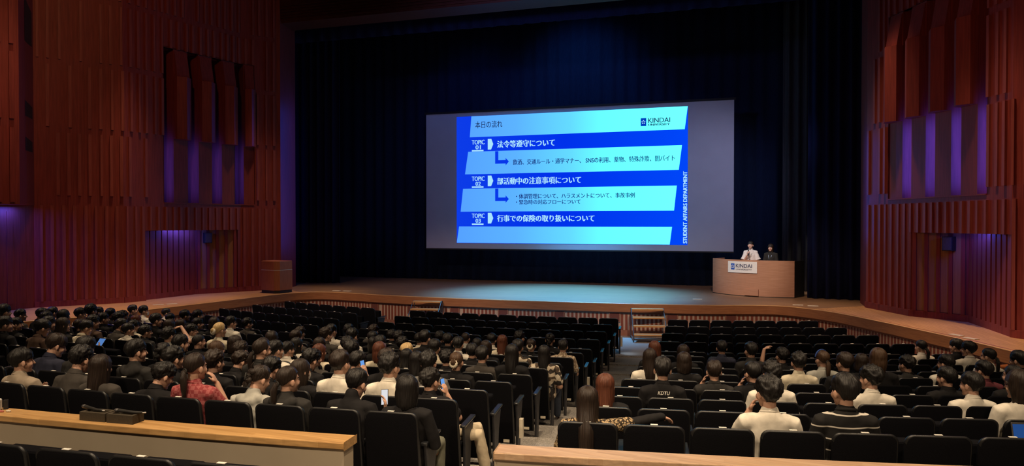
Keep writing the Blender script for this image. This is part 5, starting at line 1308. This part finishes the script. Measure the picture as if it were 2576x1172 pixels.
# ---- things on the left parapet
def on_cap(s, d): p = polar(RC + d, s * (RC + d) / 38.3); return (p.x, p.y, CAPZ), s / 38.3
def tray(s, label):
    loc, a = on_cap(s, .085); t = empty('device_tray', loc, a); tag(t, label, 'tray', 'foam trays on the parapet')
    m1 = MB(); W_, D_, H_ = .222, .11, .062
    m1.box((0, 0, .012), (W_, D_, .024))
    for sx in (-1, 1): m1.box((sx * (W_ / 2 - .012), 0, .043), (.024, D_, .038))
    for sy in (-1, 1): m1.box((0, sy * (D_ / 2 - .012), .043), (W_ - .048, .024, .038))
    m1.box((-.05, .01, .04), (.03, .064, .032)); link('foam', m1.mesh('foam'), MT['tray'], t)
    return t
t1 = tray(1.82, 'dark foam tray on the oak parapet cap, left of the pair'); t2 = tray(2.055, 'dark foam tray on the oak parapet cap, right of the pair')
def headset(s, rz, label, flip=1):
    loc, a = on_cap(s, .09); t = empty('handheld_microphone', (loc[0], loc[1], CAPZ + .068), a + rz); tag(t, label, 'microphone', 'black devices lying on the trays')
    m1 = MB(); m1.chain([(-.10 * flip, 0, .012), (.03 * flip, 0, .004), (.085 * flip, 0, .006)], [.014, .011, .009], 10); link('handle', m1.mesh('handle', True), MT['black'], t)
    m1 = MB(); m1.ell((-.115 * flip, 0, .014), (.02, .016, .014)); link('head', m1.mesh('head', True), MT['steel_dark'], t)
    m1 = MB(); m1.chain([(.085 * flip, 0, .006), (.115 * flip, .0, .008)], [.004, .005], 8); link('metal_tip', m1.mesh('metal_tip', True), MT['metal'], t)
headset(1.79, rad(-12), 'black microphone lying tilted across the left foam tray'); headset(2.11, rad(4), 'black microphone lying along the right foam tray', 1)
loc, a = on_cap(.86, .10); t = empty('pocket_recorder', loc, a + rad(40)); tag(t, 'small silver-edged recorder with a lit display at the left parapet end', 'recorder')
m1 = MB(); m1.box((0, 0, .045), (.11, .03, .088)); bevel(link('case', m1.mesh('case'), MT['metal'], t), .012)
m1 = MB(); m1.box((0, -.0165, .047), (.09, .003, .066)); link('display', m1.mesh('display'), MT['black'], t)
tx = text('display_text', '12', -.02, .03, .03, .065, SCR_WHITE, -.0185, t); 
m1 = MB(); m1.box((.075, .02, .035), (.03, .03, .07)); link('stand', m1.mesh('stand'), MT['black'], t)
for s, d, lab in ((.955, .12, 'pink'), (1.0, .10, 'cream')):
    loc, a = on_cap(s, d); m1 = MB(); m1.ell((0, 0, .008), (.018, .011, .008)); m1.ell((.012, .004, .007), (.012, .008, .007)); o = link('earbud', m1.mesh('earbud', True), MT['cream'] if lab == 'cream' else MT['lip_red']); o.location = loc; o.rotation_euler = (0, 0, a); tag(o, 'tiny %s piece beside the recorder on the parapet cap' % lab, 'earbud')
# laptop open at the right edge
p = polar(ROW_R1 + ROW_D * 13 - .62, 8.55); lt = empty('laptop', (p.x, p.y, FLOOR[13] + .62), 8.5 / 37 ); tag(lt, 'open laptop with a blue screen on a lap at the right frame edge', 'laptop')
m1 = MB(); m1.box((0, -.1, .0), (.33, .23, .016)); bevel(link('base', m1.mesh('base'), MT['steel_dark'], lt), .004)
m1 = MB(); m1.box((0, .035, .12), (.33, .01, .23), Rx(rad(-14))); ld = bevel(link('lid', m1.mesh('lid'), MT['steel_dark'], lt), .004)
m1 = MB(); m1.box((0, .0285, .12), (.31, .002, .205), Rx(rad(-14))); link('display', m1.mesh('display'), emit('laptop_screen', (.02, .075, .26, 1), .8), ld)

# ---- coloured lamps hidden in the wall pockets
PUR = (.05, .09, 1)
def strip_light(a, b, aim, e, col=PUR, wdt=.06):
    a, b = V(a), V(b); L = (b - a).length; c = (a + b) / 2
    d = bpy.data.lights.new('pocket_light', 'AREA'); d.shape = 'RECTANGLE'; d.size = L; d.size_y = wdt; d.energy = e; d.color = col
    o = bpy.data.objects.new('pocket_light', d); COL.objects.link(o)
    z = -(V(aim) - c).normalized(); x = (b - a).normalized(); y = z.cross(x).normalized(); z = x.cross(y)
    o.matrix_world = M((( x.x, y.x, z.x, c.x), (x.y, y.y, z.y, c.y), (x.z, y.z, z.z, c.z), (0, 0, 0, 1)))
for W, fins in ((WL, finsL), (WR, finsR)):
    fs = sorted(fins)
    gaps = [(fs[k][1], fs[k + 1][0]) for k in range(3)] + [(fs[3][1], fs[3][1] + .34)]
    for k, (a, b) in enumerate(gaps):
        strip_light(W.at(b - .02, -.14, .75), W.at(b - .02, -.14, 2.5), W.at(a + .05, -.5, 1.6), 11 if W is WL else 30, PUR, .04)
strip_light((-10.33, 19.9, -.16), (-10.50, 18.8, -.16), (-10.66, 19.2, -1.6), 22)
strip_light((11.22, 19.8, -.16), (11.53, 18.8, -.16), (11.72, 18.9, -1.6), 15)
strip_light((-11.8, 15.0, .40), (-11.8, 12.5, .40), (-12.05, 13.8, -1.6), 60)
strip_light((-8.45, 23.75, -1), (-8.45, 23.75, 4.2), (-9.2, 23.2, 1.6), 30)  # unseen strip in the stage opening, added to tint the left return
strip_light((9.0, 23.3, -.5), (9.0, 23.3, 2.5), (10.1, 21.8, 1.0), 11)  # unseen strip in the stage opening, added to tint the right wall end
